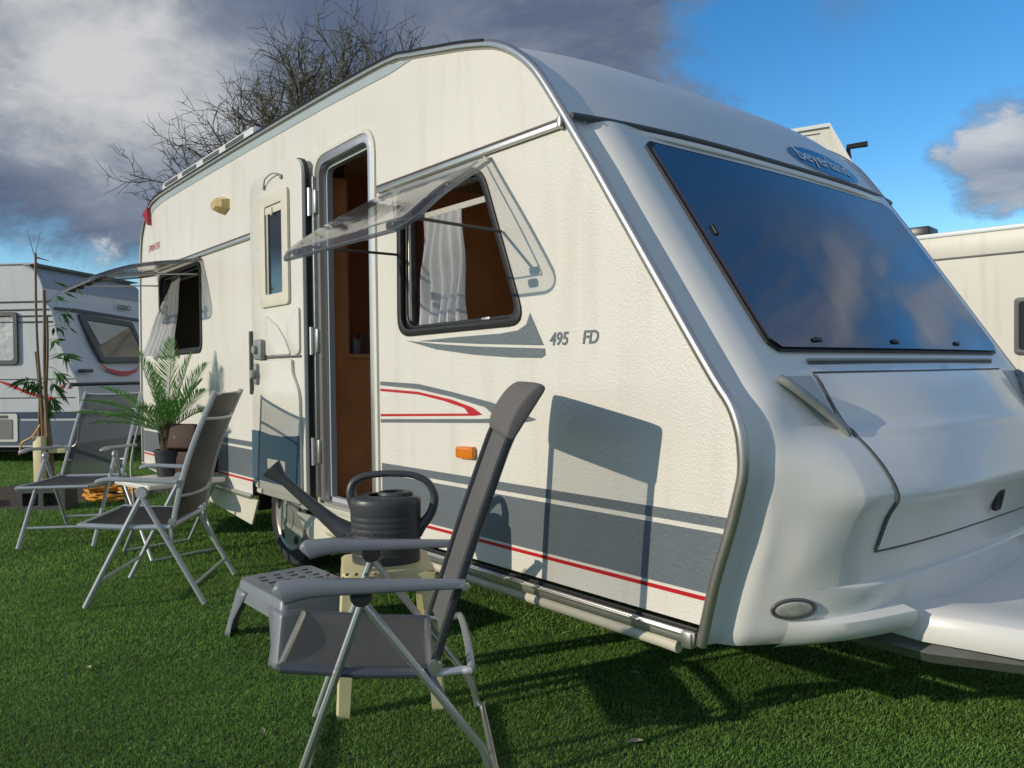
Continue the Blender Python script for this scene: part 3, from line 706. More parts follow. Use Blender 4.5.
strip('swoosh', [(-3.08, 1.045), (-2.774, 1.035), (-2.531, 1.007), (-2.395, .98), (-2.334, .955), (-2.38, .949), (-3.08, .921), (-3.08, .931), (-2.42, .956), (-2.446, .976), (-2.585, 1.001), (-2.775, 1.024), (-3.08, 1.034)], decal_red)
strip('window_swoosh', [(-2.764, 1.246), (-2.5, 1.252), (-2.22, 1.254), (-2.121, 1.261), (-2.076, 1.279), (-2.055, 1.318), (-1.986, 1.204), (-2.354, 1.221), (-2.6, 1.236)], decal_grey)
strip('window_swoosh', [(-2.86, 1.252), (-2.618, 1.229), (-2.354, 1.211), (-1.98, 1.193), (-1.978, 1.170), (-1.998, 1.161), (-2.161, 1.166), (-2.384, 1.181), (-2.635, 1.208)], decal_grey)
for tx_, ox_ in (('495', -1.957), ('FD', -1.802)):
    text('model_lettering', tx_, .060, decal_grey, car, lambda c, ox_=ox_: Vector((ox_ + c.x, -.0018 - c.z, 1.203 + c.y)), t=.001, shear=.18, sx=1.0, bold=.0012)
text('rear_lettering', 'SPRINTER', .075, decal_red, car, lambda c: Vector((-6.67 + c.x, -.0018 - c.z, 2.09 + c.y)), t=.001, shear=.35, sx=.93, bold=-.001)
# amber side marker
flat('side_marker', [round_poly([(-2.483, .782), (-2.483, .828), (-2.374, .832), (-2.374, .784)], .014, 4)], amber, car, 0, .022, bev=.004)
# awning lamp
MB().lathe([(0, -.075), (.05, -.07), (.085, -.045), (.105, 0)], (-4.98, 0, 2.18), 6, sx=1.05, sy=.55, axis='y', a0=.5).build('awning_lamp', lamp_m, car, sharp=20)
flat('rear_marker', [round_poly([(-6.585, 2.435), (-6.575, 2.29), (-6.70, 2.37), (-6.72, 2.405)], .012, 3)], redlens, car, -.001, .03, bev=.004)
# bottom rail
MB().box((-2.46, -.012, .362), (2.20, .026, .038), .006).build('bottom_rail', alu, car)
MB().box((-2.46, -.028, .372), (2.18, .008, .010), .002).build('bottom_rail', chrome, car)
MB().box((-2.46, -.006, .387), (2.22, .010, .009), .002).build('rail_seal', rubber, car)
MB().box((-1.372, -.018, .359), (.035, .034, .046), .004).build('rail_end_cap', alu, car)
MB().tube([(-3.6, -.004, .325), (-1.47, -.004, .325), (-1.42, -.002, .322)], .020, 12).build('skirt_roll', M('beige_skirt', (.62, .58, .46), .5, var=(6, .1)), car)
MB().box((-5.75, -.012, .385), (2.34, .024, .03), .005).build('bottom_rail', alu, car)
# rear skirt deepening towards the wheel, front spat behind the wheel
flat('skirt', [[(-6.90, .372), (-5.9, .305), (-5.2, .262), (-4.60, .215), (-4.50, .372)]], M('skirt_white', (.74, .70, .58), .4, var=(4, .05)), car, .004, .012)
flat('skirt', [[(-3.97, .378), (-3.88, .30), (-3.79, .235), (-3.70, .27), (-3.52, .31), (-3.45, .378)]], MATS['skirt_white'], car, .004, .012)
# underside, wheels
MB().box((-4.1, W / 2, .42), (5.2, W - .10, .05)).build('floor_pan', dark_under, car)
for x in (-6.2, -1.55):
    for y in (.35, W - .35):
        MB().tube([(x, y, .40), (x + .04, y, .30)], .018, 8).box((x + .05, y, .29), (.10, .09, .02), .004).build('corner_steady', steel, car)
MB().tube([(-4.23, .15, .31), (-4.23, W - .15, .31)], .035, 8).build('axle', dark_under, car)
for s in (0, 1):
    wy = .155 if not s else W - .155; sg = 1 if not s else -1
    cx, cz = -4.23, .305
    def ring(prof, m, nm, par, seg=48, sh=35):
        return MB().lathe([(r_, sg * q) for r_, q in prof], (cx, wy, cz), seg, axis='y').build(nm, m, par, sharp=sh)
    wh = ring([(.19, .08), (.27, .08), (.295, .06), (.303, .03), (.303, -.03), (.295, -.06), (.27, -.082), (.215, -.086), (.195, -.075), (.19, -.05), (.19, .08)], tyre_m, 'wheel', car)
    CP = [(.196, -.076), (.190, -.088), (.180, -.090), (.172, -.084), (.15, -.085), (.10, -.090), (.05, -.097), (0.0, -.098)]
    ring(CP, silver_pl, 'hub_cap', wh)
    def cq(r_):
        for (ra, qa), (rb, qb) in zip(CP[2:], CP[3:]):
            if rb <= r_ <= ra: return qb + (qa - qb) * (r_ - rb) / (ra - rb)
        return -.09
    ring([(0, -.0), (.19, -.0)], dark_under, 'wheel_disc', wh)
    for k in range(5):     # dark openings round the hub cap
        a = 2 * math.pi * k / 5 + .25; rows = []
        for i in range(9):
            t = -1 + i / 4; r_ = .148 + .022 * t; da = .21 * math.sqrt(max(0, 1 - t * t * .92))
            rows.append([(cx + r_ * math.cos(a + q), wy + sg * (cq(r_) - .0022), cz + r_ * math.sin(a + q)) for q in [-da + 2 * da * j / 8 for j in range(9)]])
        MB().grid(rows).build('hub_slot', rubber, wh, sharp=None)
    MB().tube([(cx + .07 * math.cos(q), wy + sg * (cq(.07) - .001), cz + .07 * math.sin(q)) for q in [2 * math.pi * j / 28 for j in range(28)]], .003, 6, closed=True).build('hub_ring', handle_m, wh)
# wheel arch inner
rows = []
for y in (.02, .34):
    rows.append([(-4.23 + .34 * math.cos(a), y, .30 + .31 * math.sin(a)) for a in [math.pi * k / 16 for k in range(17)]])
MB().grid(rows).build('wheel_arch', dark_under, car)
# ---- interior
inn = MB()
ZF = .455
inn.box((-4.65, W - .05, 1.38), (4.3, .02, 1.85)).box((-6.78, W / 2, 1.38), (.02, W - .12, 1.85)).box((-4.85, W / 2, 2.32), (3.8, W - .12, .02)).box((-2.16, 1.14, 1.10), (.02, W - .3, 1.3))
inn.build('interior_wall', M('beige_wall_lining', (.55, .46, .34), .6, var=(2, .05)), car)
MB().box((-4.1, W / 2, ZF), (5.3, W - .08, .02)).build('interior_floor', M('interior_floor', (.16, .10, .07), .6, var=(5, .2)), car)
MB().box((-3.735, .11, 1.30), (.02, .155, 1.66)).build('wardrobe_side', wood, car)
MB().box((-3.742, .53, .83), (.02, .68, .74)).box((-3.735, .53, 1.205), (.045, .69, .022), .004).build('kitchen_cabinet', wood, car)
MB().box((-4.25, .60, 1.62), (.02, 1.0, 1.55)).box((-3.98, .19, 1.72), (.50, .016, 1.0)).build('kitchen_wall', wood_dark, car)
MB().lathe([(0, 0), (.028, 0), (.03, .05), (.024, .08), (0, .08)], (-3.80, .27, 1.217), 14).build('storage_jar', M('dull_jar', (.25, .23, .22), .3), car)
MB().lathe([(0, 0), (.022, 0), (.022, .10), (.012, .12), (0, .12)], (-3.86, .34, 1.217), 14).build('storage_jar', M('dull_jar2', (.12, .10, .10), .3), car)
MB().box((-2.95, .70, 1.2), (.02, 1.0, 1.5)).build('partition', wood, car)
MB().box((-2.60, 1.25, 1.35), (.7, .02, 1.5)).build('partition', wood, car)
MB().box((-2.2, .55, .75), (1.0, .8, .5), .05).build('seat_bench', M('bench_cloth', (.10, .06, .05), .9), car)
# ---- doorway frame
flat('door_frame', [[(p[0], p[1]) for p in door_hole], inset(door_hole, .038)], alu, car, 0, .036, fn=lambda c: Vector((c.x, .012 - c.z, c.y)), bev=.004)
flat('door_frame', [inset(door_hole, -.022), inset(door_hole, .002)], door_white, car, .001, .012, bev=.003)
flat('door_frame', [inset(door_hole, .030), inset(door_hole, .062)], M('inner_frame', (.45, .46, .47), .5), car, fn=lambda c: Vector((c.x, .045 - c.z, c.y)), t=.03)
MB().box((-3.40, .02, .445), (.56, .11, .03), .006).build('door_sill', M('worn_sill', (.60, .58, .50), .5, var=(14, .15)), car)
# ---- the open door, folded back against the side
dx0, dx1 = -4.40, -3.715
door_poly = round_poly([(dx0, .44), (dx0, 2.215), (dx1, 2.215), (dx1, .44)], [.05, .10, .10, .05], 6)
door = flat('door', [inset(door_poly, 0)], door_white, car, -.024, .045, bev=.010)
flat('door_back', [inset(door_poly, .03)], door_white, door, -.014, .014)
flat('door_seal', [inset(door_poly, -.006), inset(door_poly, .006)], rubber, door, -.028, .020)
YD = -.069
# raised surround and lower moulding
flat('window_frame', [round_poly([(-4.235, 1.478), (-4.235, 2.085), (-3.855, 2.085), (-3.855, 1.478)], .03, 4), round_poly([(-4.15, 1.545), (-4.15, 2.02), (-3.93, 2.02), (-3.93, 1.545)], .015, 3)], cream, door, YD, .016, bev=.004)
dw = flat('door_window', [round_poly([(-4.15, 1.545), (-4.15, 2.02), (-3.93, 2.02), (-3.93, 1.545)], .015, 3)], M('door_glass', (.03, .033, .036), .08, coat=.5, var=(6, .4)), door, YD, .003)
MB().box((-4.125, YD - .007, 1.76), (.022, .008, .43), .002).build('blind_edge', frost, dw)
MB().box((-4.04, YD - .008, 1.995), (.21, .010, .04), .003).build('blind_case', cream, dw)
MB().box((-4.05, YD - .016, 1.985), (.018, .008, .045), .003).build('blind_pull', cream, dw)
mm = MB().tube(smooth_path([(-4.17, YD - .006, 2.135), (-4.12, YD - .02, 2.165), (-4.03, YD - .022, 2.178), (-3.965, YD - .012, 2.168), (-3.945, YD - .004, 2.152)], 5), .004, 6)
mm.lathe([(0, -.012), (.012, -.010), (.014, 0)], (-4.17, YD, 2.133), 10, axis='y').lathe([(0, -.012), (.012, -.010), (.014, 0)], (-3.945, YD, 2.15), 10, axis='y').build('door_stay', handle_m, door)
low = round_poly([(-4.36, .475), (-4.36, 1.00), (-4.27, 1.10), (-4.27, 1.19), (-3.83, 1.19), (-3.83, 1.12), (-3.745, 1.02), (-3.745, .475)], [.06, .06, .05, .02, .02, .05, .06, .06], 5)
flat('lower_moulding', [low], door_white, door, YD, .018, bev=.007)
flat('upper_moulding', [round_poly([(-4.18, 1.215), (-4.18, 1.44), (-4.02, 1.37), (-3.93, 1.30), (-3.86, 1.215)], .02, 4)], door_white, door, YD, .010, bev=.004)
flat('upper_moulding', [round_poly([(-3.83, 1.215), (-3.90, 1.30), (-3.90, 1.38), (-3.80, 1.455), (-3.745, 1.455), (-3.745, 1.215)], .03, 4)], door_white, door, YD, .012, bev=.004)
MB().box((-4.03, YD - .005, 1.205), (.58, .008, .012), .003).build('door_moulding_line', seam_m, door)
flat('door_stripe', [[(-4.362, .525), (-4.362, .80), (-4.25, .80), (-4.10, .785), (-3.95, .785), (-3.744, .80), (-3.744, .525)], round_poly([(-4.16, .60), (-4.16, .655), (-3.92, .655), (-3.92, .60)], .012, 3)], decal_blue, door, YD - .0175, .0035, sharp=None)
for z_ in (1.25, 1.115):
    MB().box((-4.235 if z_ > 1.2 else -4.27, YD - .020, z_), (.115 if z_ > 1.2 else .05, .04, .115 if z_ > 1.2 else .12), .018).lathe([(0, -.02), (.022, -.018), (.026, 0)], (-4.235 if z_ > 1.2 else -4.27, YD - .04, z_), 16, axis='y').build('door_handle', handle_m, door)
MB().box((-4.385, YD + .006, 1.18), (.020, .05, .36), .006).build('lock_strip', seam_m, door)
MB().box((-4.375, -.055, .47), (.03, .06, .10), .012).build('door_catch', rubber, door)
for z_ in (.72, 1.28, 1.98):
    MB().tube([(-3.700, -.030, z_ - .07), (-3.700, -.030, z_ + .07)], .013, 10).box((-3.685, -.014, z_), (.05, .016, .12), .004).build('hinge', alu, door)
MB().box((-3.690, -.012, 1.30), (.018, .022, 1.62), .004).build('hinge_rail', steel, car)
MB().box((-4.475, -.004, 1.55), (.05, .008, .70), .002).build('keeper_strip', decal_blue, car)
# ---- windows: frames, curtains, hinged flaps
def window(c_, r_, nm):
    o = flat(nm, [win_loop(c_, r_, -.008), win_loop(c_, r_, .022)], rubber, car, fn=lambda c: Vector((c.x, .004 - c.z, c.y)), t=.024, bev=.004)
    flat('inner_frame', [win_loop(c_, r_, .018), win_loop(c_, r_, .038)], blackpl, o, fn=lambda c: Vector((c.x, .045 - c.z, c.y)), t=.06, bev=.004)
    return o
wf = window(WF_C, WF_R, 'window'); wr = window(WR_C, WR_R, 'window')
def curtain(tl, tr, bl, br, folds, nm, parent, amp=.016):
    rows = []; nz, nx = 22, folds * 10
    for i in range(nz + 1):
        t = i / nz; a = Vector(tl).lerp(Vector(bl), t); b = Vector(tr).lerp(Vector(br), t); row = []
        for k in range(nx + 1):
            s = k / nx; p = a.lerp(b, s)
            ph = s * folds * 2 * math.pi + .6 * math.sin(t * 3 + s * 5)
            p.y += amp * (.35 + .9 * t) * math.sin(ph) + .006 * math.sin(9 * t + 4 * s)
            p.x += .006 * math.sin(5 * t + 7 * s)
            p.z += -.006 * math.sin(ph * .5) * t
            row.append(p)
        rows.append(row)
    return MB().grid(rows).build(nm, curtain_m, parent, sharp=None)
curtain((-2.83, .075, 1.775), (-2.56, .085, 1.775), (-2.90, .075, 1.285), (-2.53, .075, 1.29), 5, 'curtain', wf, .02)
MB().box((-2.58, .10, 1.790), (.66, .012, .026), .003).build('curtain_rail', door_white, wf)
MB().box((-2.50, .07, 1.862), (.06, .012, .022), .003).build('blind_clip', door_white, wf)
MB().box((-2.876, .03, 1.56), (.016, .014, .46), .003).build('side_rail', alu, wf)
MB().box((-2.33, .02, 1.315), (.05, .012, .012), .003).build('window_latch', alu, wf)
curtain((-6.33, .07, 1.845), (-6.03, .05, 1.845), (-6.62, -.085, 1.265), (-5.93, -.055, 1.255), 6, 'curtain', wr, .022)
MB().box((-5.93, .11, 1.845), (.9, .012, .02), .003).build('curtain_rail', door_white, wr)
MB().box((-2.0 - 3.93, .62, 1.55), (1.0, .02, .9)).build('window_backdrop', blackpl, wr)

def flap(xl_top, xr_top, xl_bot, xr_bot, yo, zo, z0=1.912, bow=.05, nm='window_flap', stay=True, rr=.10, tint=flap_m):
    """acrylic pane hinged at the rail; the free edge hangs at (yo, zo)"""
    n = 16
    H = Vector((0, -.012, z0)); E = Vector((0, yo, zo)); dirv = (E - H); nv = Vector((0, -dirv.z, dirv.y)).normalized()
    if nv.z < 0: nv = -nv
    def pt(u, v, off=0.0):
        a = xl_top + (xl_bot - xl_top) * v; b = xr_top + (xr_bot - xr_top) * v
        # rounded outer corners
        if v > .86:
            q = (v - .86) / .14; c_ = rr * (1 - math.sqrt(max(0, 1 - q * q))); a += c_; b -= c_
        p = H + dirv * v + nv * (bow * math.sin(math.pi * min(v * .5 + .0, 1)) * (1 - 0) * math.sin(math.pi * v) * 1.0 + off)
        edge = min(u, 1 - u, (1 - v) * .8) ; lip = max(0, .035 - edge) / .035
        p = p - nv * (.022 * lip ** 1.5)
        p.x = a + (b - a) * u; return p
    us = [0, .01, .02, .035] + [.035 + .93 * k / 16 for k in range(1, 17)] + [.98, .99, 1]; vsx = [k / 22 for k in range(20)] + [.88, .91, .94, .96, .975, .988, .996, 1]
    fo = MB().grid([[pt(u, v) for u in us] for v in vsx]).build(nm, tint, wf if xl_top > -4 else wr, sharp=None)
    ring = [pt(0, v) for v in vsx] + [pt(u, 1) for u in us[1:-1]] + [pt(1, v) for v in vsx[::-1]]
    MB().sweep(ring, lambda i: [(.005 * math.cos(a), .008 * math.sin(a)) for a in [2 * math.pi * k / 8 for k in range(8)]]).build('flap_edge', flap_rim, fo)
    # inner glazing seam, a little in from the border
    ring2 = [pt(.07, v, -.008) for v in [.06 + .84 * k / 16 for k in range(17)]] + [pt(u, .90, -.008) for u in [.10 + .80 * k / 12 for k in range(13)]] + [pt(.93, v, -.008) for v in [.90 - .84 * k / 16 for k in range(17)]]
    MB().tube(ring2, .004, 6).build('flap_seam', flap_rim, fo)
    return fo, pt
ff, pf = flap(-2.96, -2.26, -3.00, -2.03, -.52, 1.578, bow=.016)
fr_, pr = flap(-6.46, -5.40, -6.46, -5.40, -.665, 1.742, bow=.035, tint=smoke_m)
def stay(pt, uu, wx, wz, par, m=handle_m):
    a = pt(uu, .86, -.015); b = Vector((wx, -.008, wz)); mid = a.lerp(b, .5)
    MB().tube([a, mid, b], .006, 6).box(a, (.05, .03, .02), .005).build('flap_stay', m, par)
stay(pf, .10, -2.90, 1.62, ff, blackpl); stay(pf, .90, -2.20, 1.62, ff, blackpl)
stay(pr, .12, -6.38, 1.80, fr_, alu); stay(pr, .88, -5.47, 1.80, fr_, alu)
MB().box(pr(.5, .90, -.02), (.9, .02, .012), .004).build('flap_bar', alu, fr_)
for u in (.12, .37, .62, .88):
    MB().box(pr(u, .93, -.03), (.06, .05, .035), .01).build('flap_catch', blackpl, fr_)
for u in (.12, .88):
    MB().box(pf(u, .93, -.022), (.05, .035, .025), .008).build('flap_catch', blackpl, ff)
# ---- roof vent along the rear, seen over the edge
rv = MB().box((-5.56, .10, 2.555), (1.85, .10, .13), .035).build('roof_vent', M('roof_vent_white', (.74, .74, .72), .35, var=(5, .05)), car)
for x in (-6.22, -5.80, -5.35, -4.92):
    MB().box((x, .048, 2.578), (.30, .008, .026), .003).build('vent_slot', seam_m, rv)
MB().box((-3.0, 1.2, 2.56), (.5, .5, .05), .02).build('roof_vent', MATS['roof_vent_white'], car)

# ------------------------------------------------------------------ folding chairs
def sup(a, b, n=12, p=3.0):
    out = []
    for k in range(n):
        t = 2 * math.pi * k / n; c, s = math.cos(t), math.sin(t)
        out.append((a * math.copysign(abs(c) ** (2 / p), c), b * math.copysign(abs(s) ** (2 / p), s)))
    return out
dark_rail = M('dark_slate_plastic', (.085, .09, .11), .4, var=(12, .08))
def make_chair(J, hw, ha, style, loc, yaw, label):
    root = empty('folding_chair', (0, 0, 0), 0, label, 'chair', 'grey folding garden chairs on the turf')
    fm, fab = (silver_paint, sling) if style == 'A' else (side_paint, sling_b if yaw < -1 else sling_c)
    arm_m = grey_pl if style == 'A' else side_paint
    P = lambda n, s, dw=0.0, df=0.0, dz=0.0: Vector((J[n][0] + df, s * (hw + dw), J[n][1] + dz))
    b = lambda m, nm, mt, par=root: m.build(nm, mt, par, world=False)
    K, Nn = J['K'], J['N']
    def backpt(t):                                  # gently curved back line
        f = K[0] + (Nn[0] - K[0]) * t; z = K[1] + (Nn[1] - K[1]) * t
        c = (.008 if style == 'A' else .03) * math.sin(math.pi * t)
        d = Vector((Nn[0] - K[0], Nn[1] - K[1])).normalized(); f += -d.y * -c * 1.0 * 1; z += d.x * -c * -1
        if style == 'A' and t > .84: f -= .035 * ((t - .84) / .16)
        return f, z
    tr = .0115 if style == 'A' else .0125
    for s in (-1, 1):
        fp = P('P', s, .012, -.012); ff_ = P('F', s, .012, 0, .012)
        b(MB().tube([fp, ff_], tr, 10), 'leg', fm)
        gp = P('P', s, .012, .014); gg = P('G', s, .012, 0, .012)
        if style == 'A':
            k1 = gp.lerp(gg, .82); k2 = gg + Vector((.045, 0, 0))
            b(MB().tube([gp, gp.lerp(gg, .5), k1, k1.lerp(k2, .5) + Vector((-.004, 0, 0)), k2], tr, 10), 'leg', fm)
        else: b(MB().tube([gp, gg], tr, 10), 'leg', fm)
        pm = MB().lathe([(0, -.012), (.026, -.012), (.03, 0), (.026, .012), (0, .012)], tuple(P('P', s, .012, 0, -.008)), 16, axis='y')
        b(pm, 'pivot', blackpl if style == 'A' else side_paint)
        # armrest
        A, B = P('A', s, ha), P('B', s, ha); n = 14; pts = []; sz = []
        for k in range(n + 1):
            t = k / n; p = A.lerp(B, t)
            if style == 'A':
                hgt = .031 - .019 * t ** .6; wid = .025 - .009 * t
                p = p + Vector((0, 0, -.012 * max(0, 1 - t * 5) ** 1.5 + .003))
            else: hgt = .0105; wid = .021 - .004 * t; p = p + Vector((0, 0, -.012 * max(0, 1 - t * 6) ** 2))
            pts.append(p); sz.append((wid, hgt))
        base0, sz0 = pts[0].copy(), sz[0]
        dA = (A - B).normalized()
        for q_ in (.35, .7, .92, 1.0):
            r0 = sz0; k_ = 1 - .35 * q_ ** 3
            pts.insert(0, base0 + dA * (.014 * q_) + Vector((0, 0, -.008 * q_ * q_))); sz.insert(0, (r0[0] * k_, r0[1] * k_))
        am = MB().sweep(pts, lambda i: sup(*sz[i], 14, 3.2))
        if style == 'A':
            pre = A + (A - B).normalized() * .013
        arm = b(am, 'armrest', arm_m)
        if style == 'A':
            hm = MB()
            for k in range(6): hm.box(tuple(A.lerp(B, .24 + .052 * k) + Vector((0, 0, .0345))), (.008, .022, .0015), 0)
            b(hm, 'armrest_slot', blackpl, arm)
            b(MB().lathe([(0, -.008), (.010, -.007), (.012, 0), (.010, .007), (0, .008)], tuple(B + Vector((0, s * .018, 0))), 14, axis='y'), 'pivot_bolt', alu, arm)
        # seat side rail
        S, T = P('S', s), P('T', s)
        b(MB().tube([S, S.lerp(T, .5) + Vector((0, 0, -.006)), T], .014, 10), 'seat_rail', dark_rail if style == 'A' else side_paint)
        # back side rail
        pts = [Vector((backpt(k / 14)[0], s * (hw - .012), backpt(k / 14)[1])) for k in range(15)]
        b(MB().sweep(pts, lambda i: sup(.013 if style == 'A' else .011, .0125, 10, 2.6)), 'back_rail', M('back_rail_dark', (.05, .052, .06), .35, .3) if (style == 'A' and 'back_rail_dark' not in MATS) else (MATS['back_rail_dark'] if style == 'A' else side_paint))
        b(MB().lathe([(0, -.010), (.018, -.009), (.020, 0), (.018, .009), (0, .010)], tuple(P('K', s, .006)), 14, axis='y'), 'pivot_bolt', alu)
        # link from the seat pivot down to the rear leg
        q = gp.lerp(gg, .62 if style == 'A' else .5)
        b(MB().tube([P('T', s, .004), q], .008, 8), 'link', grey_pl if style == 'A' else side_paint)
    # cross bars
    for n_, h_ in (('F', .13), ('G', .10)):
        if style == 'A':
            if n_ == 'G':
                b(MB().tube([P(n_, -1, .012, .03, .015), P(n_, 1, .012, .03, .015)], .010, 10), 'cross_bar', fm)
            else:
                b(MB().tube([P(n_, -1, .012, -.02, .02), P(n_, 1, .012, -.02, .02)], .010, 10), 'cross_bar', fm)
        else:
            t = h_ / J['P'][1]; f_ = J[n_][0] + (J['P'][0] - J[n_][0]) * t
            b(MB().tube([Vector((f_, -hw - .01, h_)), Vector((f_, hw + .01, h_))], .009, 10), 'cross_bar', fm)
    for n_ in ('S', 'T'):
        b(MB().tube([P(n_, -1), P(n_, 1)], .011, 10), 'seat_bar', fm)
    if style == 'A':      # u-shaped support bar behind the back
        z0 = J['K'][1] - .02; f0 = J['K'][0]
        up_ = smooth_path([(f0 + .02, hw, z0), (f0 - .07, hw, z0 + .004), (f0 - .10, hw - .03, z0 + .006), (f0 - .10, -hw + .03, z0 + .006), (f0 - .07, -hw, z0 + .004), (f0 + .02, -hw, z0)], 5)
        b(MB().tube(up_, .011, 10), 'support_bar', side_paint)
    # seat and back cloth
    rows = []
    for i in range(13):
        t = i / 12; f = J['T'][0] + (J['S'][0] - J['T'][0]) * (t * .99 + .01); z = J['T'][1] + (J['S'][1] - J['T'][1]) * t
        rows.append([Vector((f, -hw + .012 + (2 * hw - .024) * k / 12, z + .006 - .022 * math.sin(math.pi * k / 12) ** .7 * math.sin(math.pi * min(1, t * .9 + .1)) ** .5)) for k in range(13)])
    so = b(MB().grid(rows), 'seat', fab)
    rows = []
    for i in range(19):
        t = .02 + .96 * i / 18; f, z = backpt(t)
        rows.append([Vector((f - .016 * math.sin(math.pi * k / 10) ** .8, -hw + .016 + (2 * hw - .032) * k / 10, z)) for k in range(11)])
    bo = b(MB().grid(rows), 'backrest', fab)
    for t in ((.99,) if style == 'A' else (.985, .80, .20)):
        f, z = backpt(t); pts = smooth_path([Vector((f, -hw + .012, z)), Vector((f - .028 * (t < .98), -hw * .5, z - .006)), Vector((f - .035 * (t < .98), 0, z - .008)), Vector((f - .028 * (t < .98), hw * .5, z - .006)), Vector((f, hw - .012, z))], 4)
        b(MB().tube(pts, .008, 8), 'back_bar', side_paint)
    if style == 'A':      # padded head rest wrapped round the top
        rows = []; f1, z1 = backpt(.83); f2, z2 = backpt(1.0)
        d = Vector((f2 - f1, 0, z2 - z1)); L_ = d.length; d.normalize(); nv = Vector((d.z, 0, -d.x))
        n = 24; secs = [(-.01, .010), (.0, .020), (.03, .030), (.07, .034), (.12, .032), (L_ + .0, .022), (L_ + .018, .010)]
        yy = [-hw - .006, -hw - .002, -hw + .012, -hw * .6, -hw * .2, hw * .2, hw * .6, hw - .012, hw + .002, hw + .006]
        ys_s = [.55, .85, 1, 1.04, 1.05, 1.05, 1.04, 1, .85, .55]
        base = Vector((f1, 0, z1))
        for y, sc_ in zip(yy, ys_s):
            ring = []
            for a_, th in secs: ring.append(base + d * (L_ / 2 + (a_ - L_ / 2) * (sc_ * .35 + .65)) + nv * (th * sc_) + Vector((0, y, 0)))
            for a_, th in secs[::-1]: ring.append(base + d * (L_ / 2 + (a_ - L_ / 2) * (sc_ * .35 + .65)) + nv * (-.014 * sc_) + Vector((0, y, 0)))
            ring.append(ring[0]); rows.append(ring)
        m_ = MB().grid(rows); m_.add(rows[0], [tuple(range(len(rows[0])))]); m_.add(rows[-1], [tuple(range(len(rows[-1])))])
        hr = b(m_, 'head_rest', pad_m)
        sb = hr.modifiers.new('soft', 'SUBSURF'); sb.levels = 1; sb.render_levels = 2
    root.location = loc; root.rotation_euler = (0, 0, yaw)
    return root
JA = dict(A=(.235, .548), B=(-.246, .537), P=(.034, .526), F=(.213, 0), G=(-.343, 0), S=(.25, .334), T=(-.149, .294), K=(-.16, .314), N=(-.426, 1.065))
SC = .98
JA = {k: (v_[0] * SC, 1.12 - (1.12 - v_[1]) * SC) for k, v_ in JA.items()}
for k in 'FG':      # carry the legs on down to the turf
    t_ = JA['P'][1] / (JA['P'][1] - JA[k][1]); JA[k] = (JA['P'][0] + (JA[k][0] - JA['P'][0]) * t_, 0)
make_chair(JA, .235 * SC, .018, 'A', (-2.066 * SC, -1.796 + 1.186 * SC, 0), -2.138, 'grey folding chair with padded head rest, nearest one, in front of the watering can')
JB = dict(A=(.160, .628), B=(-.20, .603), P=(-.032, .563), F=(.239, 0), G=(-.316, 0), S=(.265, .403), T=(-.162, .384), K=(-.17, .41), N=(-.376, 1.034))
make_chair(JB, .262, .012, 'B', (-4.26, -.639, 0), -2.176, 'grey folding chair turned side on beside the open caravan door, pushed against the palm table')
JC = dict(A=(.28, .636), B=(-.33, .600), P=(.004, .575), F=(.422, 0), G=(-.333, 0), S=(.44, .407), T=(-.2, .4), K=(-.187, .4), N=(-.64, .989))
make_chair(JC, .215, .035, 'B', (-6.096, -.625, 0), -.561, 'reclined grey folding chair facing the camera, beside the bamboo plant')

# ------------------------------------------------------------------ step stool, plastic stool, watering can
ss = empty('step_stool', (-3.11, -.395, 0), 0, 'low grey plastic step stool with slotted top under the open door', 'step stool')
x0, x1, y0, y1, zt = -3.33, -2.88, -.56, -.235, .245
m = MB()
topo = round_poly([(x0, y0), (x1, y0), (x1, y1), (x0, y1)], .035, 5)
slots = []
for i in range(7):
    for j in range(4):
        cx = x0 + .055 + i * .054; cy = y0 + .048 + j * .066 + (.0 if i % 2 else .010)
        slots.append([(cx, cy), (cx + .026, cy), (cx + .026, cy + .036), (cx, cy + .036)])
top = flat('tread', [topo] + slots, grey_pl, ss, fn=lambda c: Vector((c.x, c.y, zt - .006 + c.z)), t=.012)
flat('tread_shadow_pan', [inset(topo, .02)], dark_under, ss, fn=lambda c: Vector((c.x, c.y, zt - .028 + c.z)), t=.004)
rows = []
for z, o_ in ((zt - .001, -.003), (zt - .012, .004), (zt - .05, .010), (zt - .085, .016)):
    rows.append([(p[0] + (o_ if p[0] > -3.1 else -o_), p[1] + (o_ if p[1] > -.4 else -o_), z) for p in topo + [topo[0]]])
MB().grid(rows).build('apron', grey_pl, ss)
def fleg(cx, cy, sx, sy):
    m = MB(); n = 8; rows = []
    for i in range(n + 1):
        t = i / n; z = zt - .04 - (zt - .04) * t; o_ = .010 + .045 * t; wv = .125 - .060 * min(1, t * 1.6) + (.012 * max(0, t - .8) / .2)
        ox, oy = cx + sx * o_, cy + sy * o_
        row = [(ox - sx * wv, oy, z), (ox - sx * wv * .5, oy, z), (ox - sx * .02, oy, z), (ox - sx * .006, oy - sy * .006, z), (ox, oy - sy * .02, z), (ox, oy - sy * wv * .5, z), (ox, oy - sy * wv * .85, z)]
        rows.append(row)
    m.grid(rows); o = m.build('leg', grey_pl, ss); md = o.modifiers.new('t', 'SOLIDIFY'); md.thickness = .004; md.offset = 0
for cx, cy, sx, sy in ((x0, y0, -1, -1), (x1, y0, 1, -1), (x1, y1, 1, 1), (x0, y1, -1, 1)): fleg(cx, cy, sx, sy)

